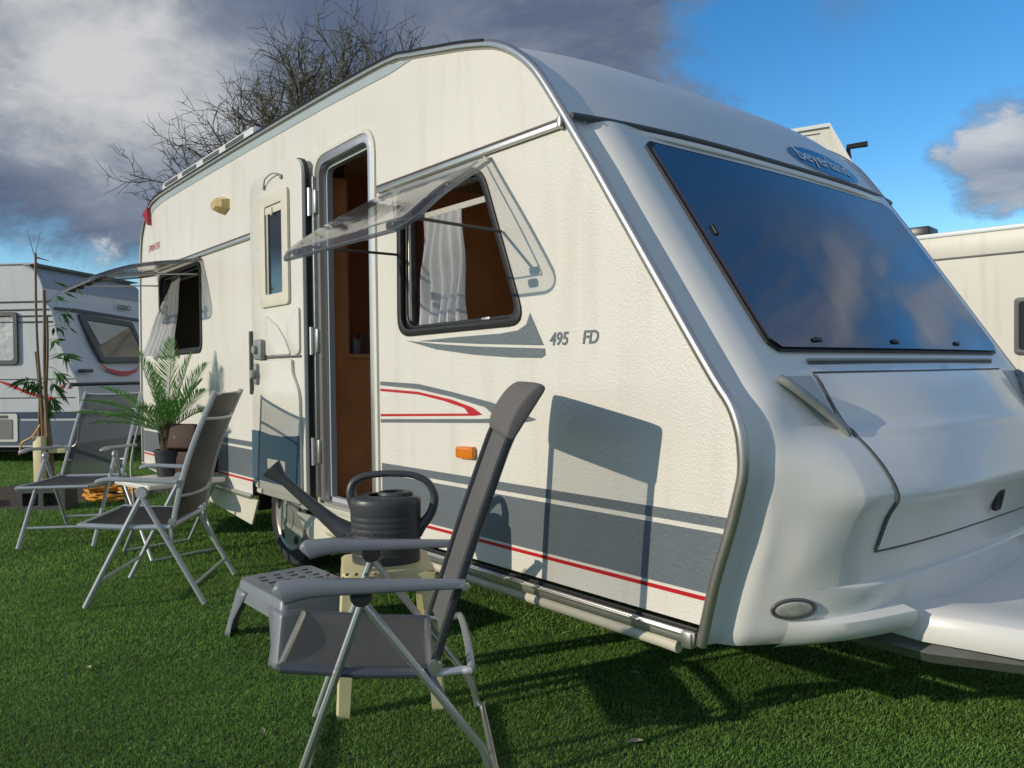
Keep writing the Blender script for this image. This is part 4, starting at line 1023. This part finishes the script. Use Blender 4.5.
st = empty('plastic_stool', (-2.37, -.40, 0), math.atan2(.885, .466), 'square cream plastic stool under the dark grey watering can', 'stool')
def LS(c, rz, p): a, b = math.cos(rz), math.sin(rz); return Vector((c[0] + a * p[0] - b * p[1], c[1] + b * p[0] + a * p[1], p[2]))
sc0, srz = (-2.37, -.40), math.atan2(.885, .466)
hs = .150; topo = round_poly([(-hs, -hs), (hs, -hs), (hs, hs), (-hs, hs)], .03, 5)
f_ = lambda c: LS(sc0, srz, (c.x, c.y, .455 + c.z))
flat('seat', [topo], old_cream, st, fn=f_, t=.012, bev=.003)
for sd in range(4):
    # arched apron on each side
    a = sd * math.pi / 2
    ap = [(-hs, .452), (hs, .452), (hs - .002, .36), (hs - .05, .385), (hs - .075, .415), (-hs + .075, .415), (-hs + .05, .385), (-hs + .002, .36)]
    def fa(c, a=a):
        x, y, z = c.x, -hs - .002 - c.z - .0 * (0.475 - c.y), c.y
        return LS(sc0, srz, (x * math.cos(a) - y * math.sin(a), x * math.sin(a) + y * math.cos(a), z))
    flat('apron', [ap], old_cream, st, fn=fa, t=.006)
for sx in (-1, 1):
    for sy in (-1, 1):
        rows = []
        for i in range(7):
            t = i / 6; z = .42 * (1 - t); o_ = hs + .006 + .020 * t; wv = .052 - .010 * t
            pr_ = [(o_ - wv, o_), (o_ - .006, o_ + .001), (o_ + .001, o_ - .006), (o_, o_ - wv), (o_ - .008, o_ - wv), (o_ - .010, o_ - .012), (o_ - .012, o_ - .010), (o_ - wv, o_ - .008), (o_ - wv, o_)]
            rows.append([LS(sc0, srz, (sx * q[0], sy * q[1], z)) for q in pr_])
        MB().grid(rows).build('leg', old_cream, st, sharp=30)
wc_c = Vector((-2.385, -.392, .458)); wrz = math.atan2(.768, .64)
wc = empty('watering_can', wc_c, wrz, 'dark grey plastic watering can with a long spout standing on the cream stool', 'watering can')
def LW(x, y, z): return LS((wc_c.x, wc_c.y), wrz, (x, y, wc_c.z + z))
rows = []
prof = [(0, 0), (.112, 0), (.118, .004), (.1195, .03), (.120, .034), (.1188, .036), (.120, .039), (.1208, .10), (.1196, .103), (.1208, .106), (.1214, .122), (.1202, .125), (.1214, .128), (.122, .142), (.1208, .145), (.122, .148), (.1226, .162), (.1214, .165), (.1226, .168), (.1235, .205), (.1225, .220), (.116, .228), (.10, .232), (.06, .234)]
for r_, z in prof: rows.append([LW(r_ * math.cos(a), r_ * .78 * math.sin(a), z) for a in [2 * math.pi * k / 40 for k in range(41)]])
bd = MB().grid(rows)
# rim of the filling hole and dark inside
rows = [[LW(.035 + r_ * math.cos(a), r_ * .72 * math.sin(a), z) for a in [2 * math.pi * k / 40 for k in range(41)]] for r_, z in ((.062, .234), (.060, .244), (.054, .245), (.052, .23), (.05, .15))]
ro = [[LW(.06 * math.cos(a) * (1 - t) + t * (.035 + .062 * math.cos(a)), .78 * .06 * math.sin(a) * (1 - t) + t * .72 * .062 * math.sin(a), .234) for a in [2 * math.pi * k / 40 for k in range(41)]] for t in (0, 1)]
bd.grid(rows).build('body', can_pl, wc, sharp=40)
hp = smooth_path([(-.105, 0, .190), (-.120, 0, .235), (-.112, 0, .275), (-.075, 0, .298), (-.02, 0, .306), (.04, 0, .307), (.10, 0, .300), (.145, 0, .278), (.170, 0, .235), (.166, 0, .190), (.150, 0, .155), (.125, 0, .125), (.108, 0, .095)], 4)
hr_ = lerp_list([.024, .021, .017, .0145, .014, .014, .014, .015, .017, .018, .020, .022, .022], 4)
MB().sweep([LW(*p) for p in hp], lambda i: sup(hr_[i] * 1.15, hr_[i] * .85, 12, 2.4)).build('handle', can_pl, wc, sharp=60)
sp = smooth_path([(-.085, 0, .075), (-.125, 0, .095), (-.185, 0, .138), (-.245, 0, .190), (-.305, 0, .243), (-.35, 0, .285), (-.378, 0, .312)], 4)
sr = lerp_list([.058, .043, .028, .022, .0185, .0175, .020], 4)
spo = MB().sweep([LW(*p) for p in sp], lambda i: [(sr[i] * .8 * math.cos(a), sr[i] * math.sin(a)) for a in [2 * math.pi * k / 16 for k in range(16)]])
spo.sweep([LW(-.360, 0, .292), LW(-.385, 0, .318), LW(-.398, 0, .332)], lambda i: [((.017, .021, .022)[i] * .8 * math.cos(a), (.018, .034, .040)[i] * math.sin(a)) for a in [2 * math.pi * k / 16 for k in range(16)]])
spo.build('spout', can_pl, wc, sharp=60)

# ------------------------------------------------------------------ side table, palm, brown box
tb = empty('side_table', (-5.18, -.30, 0), .15, 'small white folding side table carrying the potted palm', 'table')
TC, TR = (-5.18, -.30), .15
flat('tabletop', [round_poly([(-.25, -.25), (.25, -.25), (.25, .25), (-.25, .25)], .04, 5)], door_white, tb, fn=lambda c: LS(TC, TR, (c.x, c.y, .452 + c.z)), t=.03, bev=.006)
for sy in (-1, 1):
    for sx in (-1, 1):
        MB().tube([LS(TC, TR, (sx * .17, sy * .21, .435)), LS(TC, TR, (-sx * .20, sy * .21, .012))], .010, 8).build('leg', side_paint, tb)
for sx in (-1, 1):
    MB().tube([LS(TC, TR, (sx * .20, -.21, .012)), LS(TC, TR, (sx * .20, .21, .012))], .010, 8).build('cross_bar', side_paint, tb)
pp = empty('potted_palm', (-5.30, -.28, .467), 0, 'green palm in a dark pot on the small white table', 'plant')
PC = Vector((-5.30, -.28, .467))
MB().lathe([(0, 0), (.060, 0), (.064, .01), (.078, .15), (.084, .155), (.084, .17), (.074, .17), (.072, .148), (0, .148)], PC, 28).build('pot', pot_m, pp)
tk = MB().tube([PC + Vector((0, 0, .14)), PC + Vector((.004, .0, .24)), PC + Vector((0, 0, .36))], [.045, .040, .028], 10)
for k in range(26):
    a = random.uniform(0, 6.28); z = random.uniform(.14, .30)
    tk.tube([PC + Vector((.035 * math.cos(a), .035 * math.sin(a), z)), PC + Vector((.050 * math.cos(a), .050 * math.sin(a), z + .07))], [.009, .003], 5)
tk.build('trunk', husk_m, pp)
def frond(d, length, rise, droop, leaf=.15, seed=0):
    rg = random.Random(seed); d = Vector(d).normalized(); m = MB(); n = 30; pts = []
    for i in range(n + 1):
        t = i / n
        pts.append(PC + Vector((0, 0, .27)) + d * (length * t) + Vector((0, 0, rise * t - droop * t * t)))
    m.tube(pts, [.0045 * (1 - .8 * i / n) for i in range(n + 1)], 5)
    side_ = d.cross(Vector((0, 0, 1)))
    if side_.length < .2: side_ = Vector((.64, .77, 0))
    side_.normalize()
    for i in range(5, n + 1):
        t = i / n; tang = (pts[min(i + 1, n)] - pts[i - 1]).normalized(); up_ = side_.cross(tang).normalized()
        ll = leaf * (math.sin(math.pi * (.16 + .80 * t)) ** .7) * rg.uniform(.85, 1.1)
        for s in (-1, 1):
            for q in (0, .5):
                p = pts[i].lerp(pts[i - 1], q)
                dirn = (side_ * s * .75 + tang * (.65 + .5 * t) + up_ * .28 + Vector((rg.uniform(-.1, .1), rg.uniform(-.1, .1), rg.uniform(-.1, .1)))).normalized()
                wv = tang.cross(dirn).cross(dirn).normalized() * .0030
                e = p + dirn * ll + Vector((0, 0, -.02 * ll / .15)); mid = p.lerp(e, .5) + up_ * .006
                m.add([p - wv * .5, p + wv * .5, mid + wv, mid - wv, e], [(0, 1, 2, 3), (3, 2, 4)])
    m.build('frond', palm_m, pp, sharp=None)
FR = [((-.64, -.77, .0), .62, .30, .16, .17), ((-.64, -.60, .0), .44, .46, .16, .16), ((.1, .05, 0), .06, .62, .02, .19), ((-.35, -.45, 0), .18, .56, .03, .17), ((.64, .60, 0), .28, .52, .08, .18), ((.64, .3, 0), .34, .40, .12, .17),
      ((-.3, -.9, 0), .34, .30, .18, .15), ((.5, -.6, 0), .30, .34, .16, .15), ((-.7, .3, 0), .34, .36, .16, .15), ((.75, .66, 0), .38, .34, .18, .16), ((-.2, -.2, 0), .12, .50, .05, .16), ((.3, .5, 0), .16, .56, .05, .17), ((-.8, -.6, 0), .56, .20, .14, .15), ((-.5, -.8, 0), .50, .42, .20, .15), ((.55, .9, 0), .22, .44, .10, .15)]
for k, a in enumerate(FR):
    frond(a[0], a[1], a[2], a[3], a[4], k)
bx = empty('brown_box', (-5.18, -.16, .467), 0, 'brown lacquered box with a round knob and black side behind the palm', 'box')
BXM = lambda x, y, z, rx=0: Matrix.Translation((-5.18, -.16, .467)) @ Matrix.Rotation(.55, 4, 'Z') @ Matrix.Translation((x, y, z)) @ Matrix.Rotation(rx, 4, 'X')
MB().box((0, 0, 0), (.20, .12, .16), .01, M=BXM(0, 0, .08)).box((0, 0, 0), (.20, .15, .16), .012, M=BXM(-.02, -.01, .245, -.25)).build('case', leather, bx)
MB().box((0, 0, 0), (.05, .13, .30), .008, M=BXM(.125, 0, .17)).build('side_cheek', blackpl, bx)
kb = MB().lathe([(0, -.012), (.012, -.01), (.014, 0)], (0, 0, 0), 14, axis='y').build('knob', alu, bx, world=False)
kb.location = (-.02, -.10, .25)

# ------------------------------------------------------------------ bamboo, block, cable
bb = empty('bamboo_plant', (-9.3, -.35, 0), 0, 'tall thin bamboo canes with sparse leaves tied to a short wooden post', 'plant')
B0 = Vector((-9.3, -.35, 0))
RV = Vector((.64, .768, 0))
for k, (o0, o1, h) in enumerate(((.0, -.045, 2.36), (.06, .03, 1.98), (.03, .06, 1.72), (-.02, -.05, 1.35))):
    pts = [B0 + RV * (o0 + (o1 - o0) * t + .012 * math.sin(7 * t + k)) + Vector((0, 0, .02 + h * t)) for t in [i / 22 for i in range(23)]]
    m = MB().tube(pts, [(.034 if k == 1 else .022) * (1 - .62 * min(1, i / 12) ) + .004 for i in range(23)], 8)
    for i in range(1, 22, 2): m.tube([pts[i] - Vector((0, 0, .008)), pts[i], pts[i] + Vector((0, 0, .008))], [.012, .016 * (1 - .4 * i / 22), .012], 8)
    m.build('cane', bamboo_m, bb)
tw = MB(); lf = MB(); rg = random.Random(4)
def leafs(c, d, n, ln):
    d = Vector(d)
    e = c + d; tw.tube([c, c.lerp(e, .5) + Vector((0, 0, .02)), e], [.004, .003, .0015], 5)
    for i in range(n):
        p = c.lerp(e, rg.uniform(.35, 1)); dd = (d.normalized() * .5 + Vector((rg.uniform(-.6, .6), rg.uniform(-.6, .6), rg.uniform(-1.1, -.1)))).normalized() * ln * rg.uniform(.8, 1.45)
        wv = dd.cross(Vector((rg.uniform(-1, 1), rg.uniform(-1, 1), .4))).normalized() * .017
        lf.add([p, p + dd * .4 + wv, p + dd, p + dd * .4 - wv], [(0, 1, 2, 3)])
for z, s, up_, n, l in ((1.70, 1, .10, 10, .13), (1.62, .9, .0, 8, .12), (1.30, .8, .05, 14, .16), (1.22, .6, -.08, 12, .16), (1.05, -.9, .02, 12, .15), (1.02, -.6, .08, 12, .15), (1.10, .5, -.12, 14, .15), (.95, .4, -.12, 12, .14), (1.12, -.3, -.1, 10, .14), (.85, .2, -.1, 10, .12), (1.85, 1.2, .22, 10, .12), (1.45, .5, .05, 7, .12)):
    leafs(B0 + RV * .03 + Vector((0, 0, z)), RV * (.30 * s) + Vector((0, 0, up_)), n, l)
tw.tube([B0 + RV * -.045 + Vector((0, 0, 2.34)), B0 + RV * -.12 + Vector((0, 0, 2.62))], [.005, .0015], 5)
tw.tube([B0 + RV * -.045 + Vector((0, 0, 2.34)), B0 + RV * .02 + Vector((0, 0, 2.6))], [.004, .0015], 5)
tw.tube([B0 + RV * -.045 + Vector((0, 0, 2.34)), B0 + RV * .10 + Vector((0, 0, 2.30))], [.012, .003], 5)
tw.build('twigs', bamboo_m, bb); lf.build('leaves', leaf_m, bb, sharp=None)
MB().box(B0 + Vector((.03, -.03, .25)), (.10, .10, .50), .008, rz=.7).box(B0 + RV * .16 + Vector((0, 0, .36)), (.18, .08, .07), .006, rz=.87).build('post', old_cream, bb)
MB().tube(smooth_path([B0 + RV * .02 + Vector((.06, -.05, .62)), B0 + RV * -.06 + Vector((.08, -.06, .50)), B0 + RV * -.16 + Vector((.08, -.06, .44)), B0 + RV * -.19 + Vector((.08, -.06, .32))], 5), .010, 6).build('tie', orange, bb)
ck = empty('concrete_block', (-7.55, -.60, 0), .35, 'dark hollow concrete block on the turf behind the reclined chair', 'block')
flat('block_shell', [round_poly([(-.20, 0), (-.20, .19), (.20, .19), (.20, 0)], .006, 2), round_poly([(-.155, .04), (-.155, .15), (-.02, .15), (-.02, .04)], .012, 3), round_poly([(.02, .04), (.02, .15), (.155, .15), (.155, .04)], .012, 3)], concrete, ck, fn=lambda c: LS((-7.55, -.60), .87, (c.x, c.z, c.y)), t=.19)
flat('block_web', [[(-.19, .01), (-.19, .18), (.19, .18), (.19, .01)]], concrete, ck, fn=lambda c: LS((-7.55, -.60), .87, (c.x, c.z + .02, c.y)), t=.03)
def coil(c, r, n, seed, a0=0):
    rg = random.Random(seed); pts = []
    for i in range(n * 14):
        a = a0 + 2 * math.pi * i / 14; rr = r * rg.uniform(.7, 1.15)
        pts.append((c[0] + rr * 1.5 * math.cos(a), c[1] + rr * .8 * math.sin(a) , .014 + .007 * (i // 14) * rg.uniform(.6, 1.2)))
    return smooth_path(pts, 3)
tag(MB().tube(coil((-7.85, -.05), .24, 9, 3), .009, 6).build('extension_cable', orange), 'loose coil of orange extension cable on bare soil beside the palm table', 'cable', 'orange extension cables')
tag(MB().tube(coil((-8.25, -1.02), .16, 5, 8), .009, 6).build('extension_cable', orange), 'smaller heap of orange cable left of the concrete block', 'cable', 'orange extension cables')
# short white hose / hook-up lead at the rear corner of the caravan
hk = tag(MB().tube(smooth_path([(-6.98, -.02, .70), (-7.0, -.06, .52), (-6.97, -.09, .36), (-6.90, -.10, .24), (-6.75, -.12, .05), (-6.5, -.14, .02)], 6), .010, 6).build('hook_up_lead', handle_m), 'thin grey lead hanging down at the rear corner of the striped caravan', 'cable')

# ------------------------------------------------------------------ neighbouring caravan at the left
E1 = Vector((.713, .702, 0)); E2 = Vector((-.702, .713, 0)); P0 = Vector((-11.5, -.138, 0))
def NB(s, y, z): return P0 + E1 * s + E2 * y + Vector((0, 0, z))
nb = empty('neighbour_caravan', NB(-2.2, 1.1, 0), math.atan2(.702, .713), 'pale grey-white caravan in shade behind the bamboo, with slanted front window and red swooshes', 'caravan')
NP = [(-5.0, .23), (-5.0, 2.35), (-4.8, 2.50), (-.25, 2.53), (-.04, 2.515), (.08, 2.46), (.15, 2.37), (.20, 2.22), (.235, 2.05), (.32, 1.93), (.42, 1.52), (.61, 1.10), (.655, .98), (.665, .80), (.65, .50), (.61, .26), (.5, .22)]
NPs = [(p[0], p[1]) for p in NP]
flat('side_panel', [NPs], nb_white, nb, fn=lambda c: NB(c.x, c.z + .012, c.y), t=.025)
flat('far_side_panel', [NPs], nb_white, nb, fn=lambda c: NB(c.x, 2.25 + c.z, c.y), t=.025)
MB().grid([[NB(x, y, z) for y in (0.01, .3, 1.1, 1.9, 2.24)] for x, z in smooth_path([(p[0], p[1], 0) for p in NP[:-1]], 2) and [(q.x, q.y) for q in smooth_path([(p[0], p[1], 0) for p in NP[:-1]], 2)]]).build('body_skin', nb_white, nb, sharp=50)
MB().grid([[NB(q.x + .004, y, q.y + .006) for y in (.02, 1.1, 2.23)] for q in smooth_path([(p[0], p[1], 0) for p in NP[2:8]], 2)]).build('roof_band', M('roof_grey_blue', (.32, .36, .42), .4), nb, sharp=50)
MB().tube([NB(q.x, -.005, q.y) for q in smooth_path([(p[0], p[1], 0) for p in NP[1:]], 3)], .014, 8).build('edge_trim', alu, nb)
for z, xe in ((2.055, .31), (1.955, .40 - .09), (1.875, .34), (1.80, .36)):
    MB().box((0, 0, 0), (5.3 + xe - .32, .012, .018), .003, M=Matrix.Translation(NB(-4.98 + (4.98 + xe) / 2, -.008, z)) @ Matrix.Rotation(math.atan2(.702, .713), 4, 'Z')).build('side_rib', seam_m, nb)
for z in (1.08, .845):
    MB().box((0, 0, 0), (5.4, .008, .010), .002, M=Matrix.Translation(NB(-2.1, -.006, z)) @ Matrix.Rotation(math.atan2(.702, .713), 4, 'Z')).build('side_rib', seam_m, nb)
def nflat(nm, pts, mat, par=nb, off=0.0, t=.006): return flat(nm, [pts] if not isinstance(pts[0], list) else pts, mat, par, fn=lambda c: NB(c.x, -.004 - off - t / 2 + c.z, c.y), t=t, sharp=None)
nw = nflat('side_window', [round_poly([(-1.6, 1.27), (-1.6, 1.93), (-.14, 1.93), (-.14, 1.27)], .06, 4), round_poly([(-1.55, 1.32), (-1.55, 1.88), (-.19, 1.88), (-.19, 1.32)], .05, 4)], seam_m, t=.03)
nflat('pane', round_poly([(-1.56, 1.31), (-1.56, 1.89), (-.18, 1.89), (-.18, 1.31)], .05, 4), M('silvery_blind', (.62, .63, .62), .35, bump=('noise', 5, .6, .04), var=(5, .2)), nw, off=.0, t=.008)
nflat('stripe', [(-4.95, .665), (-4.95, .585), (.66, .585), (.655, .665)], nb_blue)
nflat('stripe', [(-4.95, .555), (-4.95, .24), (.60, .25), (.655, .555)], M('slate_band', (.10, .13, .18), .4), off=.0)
nflat('swoosh', [(-.50, 1.085), (-.30, 1.00), (-.05, .90), (.20, .82), (.33, .80), (.33, .85), (.15, .875), (-.08, .945), (-.3, 1.04)], decal_red, off=.002)
nflat('script_lettering', [(.05, .93), (.02, .97), (.06, 1.02), (.12, 1.03), (.13, 1.01), (.08, .995), (.055, .965), (.08, .945), (.12, .945), (.11, .925)], decal_red, off=.002)
nflat('script_lettering', [(.40, .96), (.47, 1.03), (.49, 1.03), (.43, .955)], decal_red, off=.002)
nflat('script_lettering', [(.50, .96), (.57, 1.03), (.59, 1.03), (.53, .955)], decal_red, off=.002)
lk_ = nflat('service_hatch', round_poly([(-1.0, .29), (-1.0, .645), (-.17, .645), (-.17, .29)], .03, 4), door_white, off=.004, t=.012)
nflat('hatch_panel', round_poly([(-.95, .325), (-.95, .575), (-.235, .575), (-.235, .325)], .015, 3), M('hatch_grey', (.20, .20, .19), .6), lk_, off=.017)
nflat('hatch_grille', round_poly([(-.95, .59), (-.95, .625), (-.30, .625), (-.30, .59)], .008, 2), seam_m, lk_, off=.017)
MB().box((0, 0, 0), (5.5, 2.1, .10), .02, M=Matrix.Translation(NB(-2.2, 1.12, .20)) @ Matrix.Rotation(math.atan2(.702, .713), 4, 'Z')).build('chassis', dark_under, nb)
for s_x in (-3.0,):
    wn = MB().lathe([(.19, -.09), (.28, -.09), (.31, -.05), (.31, .05), (.28, .09), (.0, .09), (0, -.05), (.19, -.06)], (0, 0, 0), 28, axis='y').build('wheel', tyre_m, nb, world=False)
    wn.location = (s_x + 2.2, -1.0, .31)
def nslope(y, z, off=0.0):
    s = .32 + (1.94 - z) / .85 * .31; return NB(s, y, z) + (E1 * .85 + Vector((0, 0, .31))).normalized() * (off + .012)
def sflat(nm, loops, mat, par=nb, off=0.0, t=.008): return flat(nm, loops, mat, par, fn=lambda c: nslope(c.x, c.y, off + c.z), t=t, sharp=None)
fo_ = round_poly([(.46, 1.93), (1.66, 1.88), (1.74, 1.30), (.60, 1.28)], .06, 5)
fi_ = round_poly([(.56, 1.85), (1.58, 1.81), (1.65, 1.37), (.67, 1.35)], .05, 5)
fwn = sflat('front_window', [fo_, fi_], seam_m, t=.03)
sflat('pane', [fi_], M('bronze_tint', (.05, .05, .045), .1, coat=.6, spec=.6), fwn, off=.0)
sflat('blind', [round_poly([(.60, 1.84), (1.54, 1.80), (1.0, 1.62), (.70, 1.52)], .01, 2)], frost, fwn, off=.006, t=.003)
sflat('window_hood', [[(.03, 1.975), (.03, 1.95), (.45, 1.945), (2.2, 1.90), (2.2, 1.93), (.45, 1.985)]], seam_m, off=.01, t=.02)
sflat('swoosh', [[(.53, 1.27), (.70, 1.20), (.92, 1.165), (1.15, 1.165), (1.35, 1.20), (1.46, 1.27), (1.33, 1.16), (1.12, 1.11), (.90, 1.11), (.68, 1.16)]], decal_red, off=.004, t=.004)
text('front_lettering', 'CEBIO', .10, seam_m, nb, lambda c: NB(.262, 1.44 + c.x, 2.065 + c.y) + E1 * (.015 + c.z), t=.004, sx=1.15, bold=.002)
MB().box((0, 0, 0), (.05, .26, .045), .015, M=Matrix.Translation(nslope(.16, 1.163, .03)) @ Matrix.Rotation(math.atan2(.702, .713), 4, 'Z')).build('grab_handle', blackpl, nb)
MB().tube([NB(.86, -.45, 1.01), NB(.86, 2.1, 1.0)], .022, 8).build('front_rail', blackpl, nb)
MB().grid([[NB(s, y, z) for y in (.05, 1.1, 2.2)] for s, z in ((.672, .66), (.672, .59))]).build('stripe', nb_blue, nb)

# ------------------------------------------------------------------ vehicles behind, right
d3 = Vector((.994, .109, 0)).normalized(); n3 = Vector((-.109, .994, 0)).normalized(); Q0 = Vector((-3.897, 7.635, 0)) - d3 * .6
rz3 = math.atan2(d3.y, d3.x)
def QB(s, y, z): return Q0 + d3 * s + n3 * y + Vector((0, 0, z))
bv = empty('cream_caravan', QB(2.5, 1.1, 0), rz3, 'long cream caravan with a white roof edge and small dark window at the right edge', 'caravan')
flat('body', [round_poly([(0, .35), (0, 2.585), (6.0, 2.585), (6.0, .35)], .05, 4)], bg_cream, bv, fn=lambda c: QB(c.x, 1.1 + c.z, c.y), t=2.2)
MB().box((0, 0, 0), (6.1, .03, .05), .008, M=Matrix.Translation(QB(3.0, -.012, 2.59)) @ Matrix.Rotation(rz3, 4, 'Z')).build('roof_edge', white_ink, bv)
MB().box((0, 0, 0), (6.02, .012, .018), .003, M=Matrix.Translation(QB(3.0, -.006, 2.315)) @ Matrix.Rotation(rz3, 4, 'Z')).build('side_seam', seam_m, bv)
MB().box((0, 0, 0), (6.02, .014, .24), .003, M=Matrix.Translation(QB(3.0, -.003, 2.445)) @ Matrix.Rotation(rz3, 4, 'Z')).build('cornice_panel', bg_cream, bv)
wq = flat('window', [round_poly([(1.48, 1.22), (1.48, 1.83), (2.5, 1.83), (2.5, 1.22)], .05, 4), round_poly([(1.53, 1.27), (1.53, 1.78), (2.45, 1.78), (2.45, 1.27)], .04, 4)], seam_m, bv, fn=lambda c: QB(c.x, -.012 + c.z, c.y), t=.03, bev=.005)
flat('pane', [round_poly([(1.52, 1.26), (1.52, 1.79), (2.46, 1.79), (2.46, 1.26)], .04, 4)], M('dark_pane', (.03, .03, .035), .1, coat=.5), wq, fn=lambda c: QB(c.x, -.008 + c.z, c.y), t=.008)
MB().box((0, 0, 0), (.30, .35, .16), .02, M=Matrix.Translation(QB(.46, .3, 2.66)) @ Matrix.Rotation(rz3, 4, 'Z')).build('roof_hatch', blackpl, bv)
MB().box((0, 0, 0), (5.8, 2.0, .2), .02, M=Matrix.Translation(QB(3, 1.1, .30)) @ Matrix.Rotation(rz3, 4, 'Z')).build('chassis', dark_under, bv)
wn = MB().lathe([(.19, -.09), (.28, -.09), (.31, -.05), (.31, .05), (.28, .09), (0, .09), (0, -.05), (.19, -.06)], (0, 0, 0), 24, axis='y').build('wheel', tyre_m, bv, world=False)
wn.location = (.6, -1.0, .31)
# tall cream clad building far behind the striped caravan
d4 = Vector((.94, .335, 0)).normalized(); n4 = Vector((-.335, .94, 0)).normalized(); G0 = Vector((-6.646, 10.652, 0)); rz4 = math.atan2(d4.y, d4.x)
def GB(s, y, z): return G0 + d4 * s + n4 * y + Vector((0, 0, z))
gv = empty('tall_building', GB(-4.4, 2.5, 0), rz4, 'tall cream clad building rising behind the striped caravan, only its peaked white roof corner showing', 'building')
GP = [(-9.0, -.05), (-9.0, 5.02), (0, 5.09), (.60, 3.84), (1.24, 2.4), (1.24, -.05)]
flat('wall', [GP], bg_cream, gv, fn=lambda c: GB(c.x, 2.5 + c.z, c.y), t=5.0)
MB().sweep([GB(x, -.024, z + .024) for x, z in GP[1:5]], lambda i: [(.032 * a, .030 * b) for a, b in ((-1, -1), (1, -1), (1, 1), (-1, 1))]).build('roof_edge', white_ink, gv)
MB().box((0, 0, 0), (8.8, .012, .014), 0, M=Matrix.Translation(GB(-4.56, -.008, 4.97)) @ Matrix.Rotation(rz4, 4, 'Z') @ Matrix.Rotation(-.0078, 4, 'Y')).build('wall_seam', seam_m, gv)
for k in range(5): MB().box((0, 0, 0), (.014, .012, 4.9), 0, M=Matrix.Translation(GB(-.9 - 1.9 * k, -.006, 2.5)) @ Matrix.Rotation(rz4, 4, 'Z')).build('wall_seam', seam_m, gv)
MB().tube([GB(.27, .10, 4.55), GB(.27, .10, 4.74), GB(.56, .08, 4.74)], .052, 8).build('wall_lamp', blackpl, gv)

# ------------------------------------------------------------------ bare tree
tr_ = empty('bare_tree', (-17.4, 6.95, 0), 0, 'leafless tree with many fine twigs rising behind the caravan roof', 'tree')
rg = random.Random(5)
thick = MB(); thin = MB()
def grow(p, d, r, ln, lvl):
    n = 5; pts = [p]; rad = [r]; q = p.copy(); dd = d.copy(); dirs = [d.copy()]
    wig = (.04, .07, .10, .15, .20, .24)[lvl]
    for i in range(n):
        dd = (dd + Vector((rg.gauss(0, wig), rg.gauss(0, wig), rg.gauss(0, wig) + .02))).normalized(); q = q + dd * ln / n; pts.append(q.copy()); rad.append(r * (1 - .42 * (i + 1) / n)); dirs.append(dd.copy())
    (thick if lvl < 2 else thin).tube(pts, rad, 8 if lvl < 2 else (5 if lvl < 3 else 3), caps=False)
    if lvl >= 5: return
    k = (6, 7, 6, 5, 4)[lvl]
    for j in range(k):
        t = .28 + .72 * (j + rg.uniform(.1, .9)) / k
        i = min(int(t * n), n - 1); b = pts[i].lerp(pts[i + 1], t * n - i); pd = dirs[i + 1]
        perp = pd.orthogonal().normalized(); perp.rotate(Matrix.Rotation(j * 2.4 + rg.uniform(-.5, .5), 3, pd))
        nd = (pd + perp * rg.uniform(.55, 1.1) + Vector((0, 0, .04))).normalized()
        grow(b, nd, max(rad[i] * .60, .0075), ln * rg.uniform(.50, .70), lvl + 1)
base = Vector((-17.4, 6.95, 0))
trunk_pts = [base, base + Vector((.05, 0, 1.0)), base + Vector((.0, .1, 1.9)), base + Vector((.1, .05, 3.3))]
thick.tube(trunk_pts, [.34, .26, .24, .2], 12)
FW = Vector((-.769, .639, 0))
for k, (sx, sf, up_, ln_) in enumerate(((-.95, .2, .62, 2.3), (-.75, -.3, .85, 2.9), (-.35, .3, 1.2, 3.7), (.0, -.2, 1.3, 3.9), (.35, .3, 1.2, 3.9), (.75, -.2, 1.15, 3.9), (1.15, .2, 1.15, 3.8), (-.85, .1, .80, 2.7), (.55, .8, 1.0, 3.6), (-.55, .7, .8, 3.4), (.15, -.6, 1.0, 3.6), (.9, -.5, .95, 3.5))):
    grow(base + Vector((0, 0, 2.5 + .07 * k)), (RV * sx + FW * sf + Vector((0, 0, up_))).normalized(), .13, ln_ * .97, 1)
thick.build('trunk', bark, tr_, merge=False); thin.build('crown', bark, tr_, merge=False, sharp=None)
print('tree faces', len(thin.f))
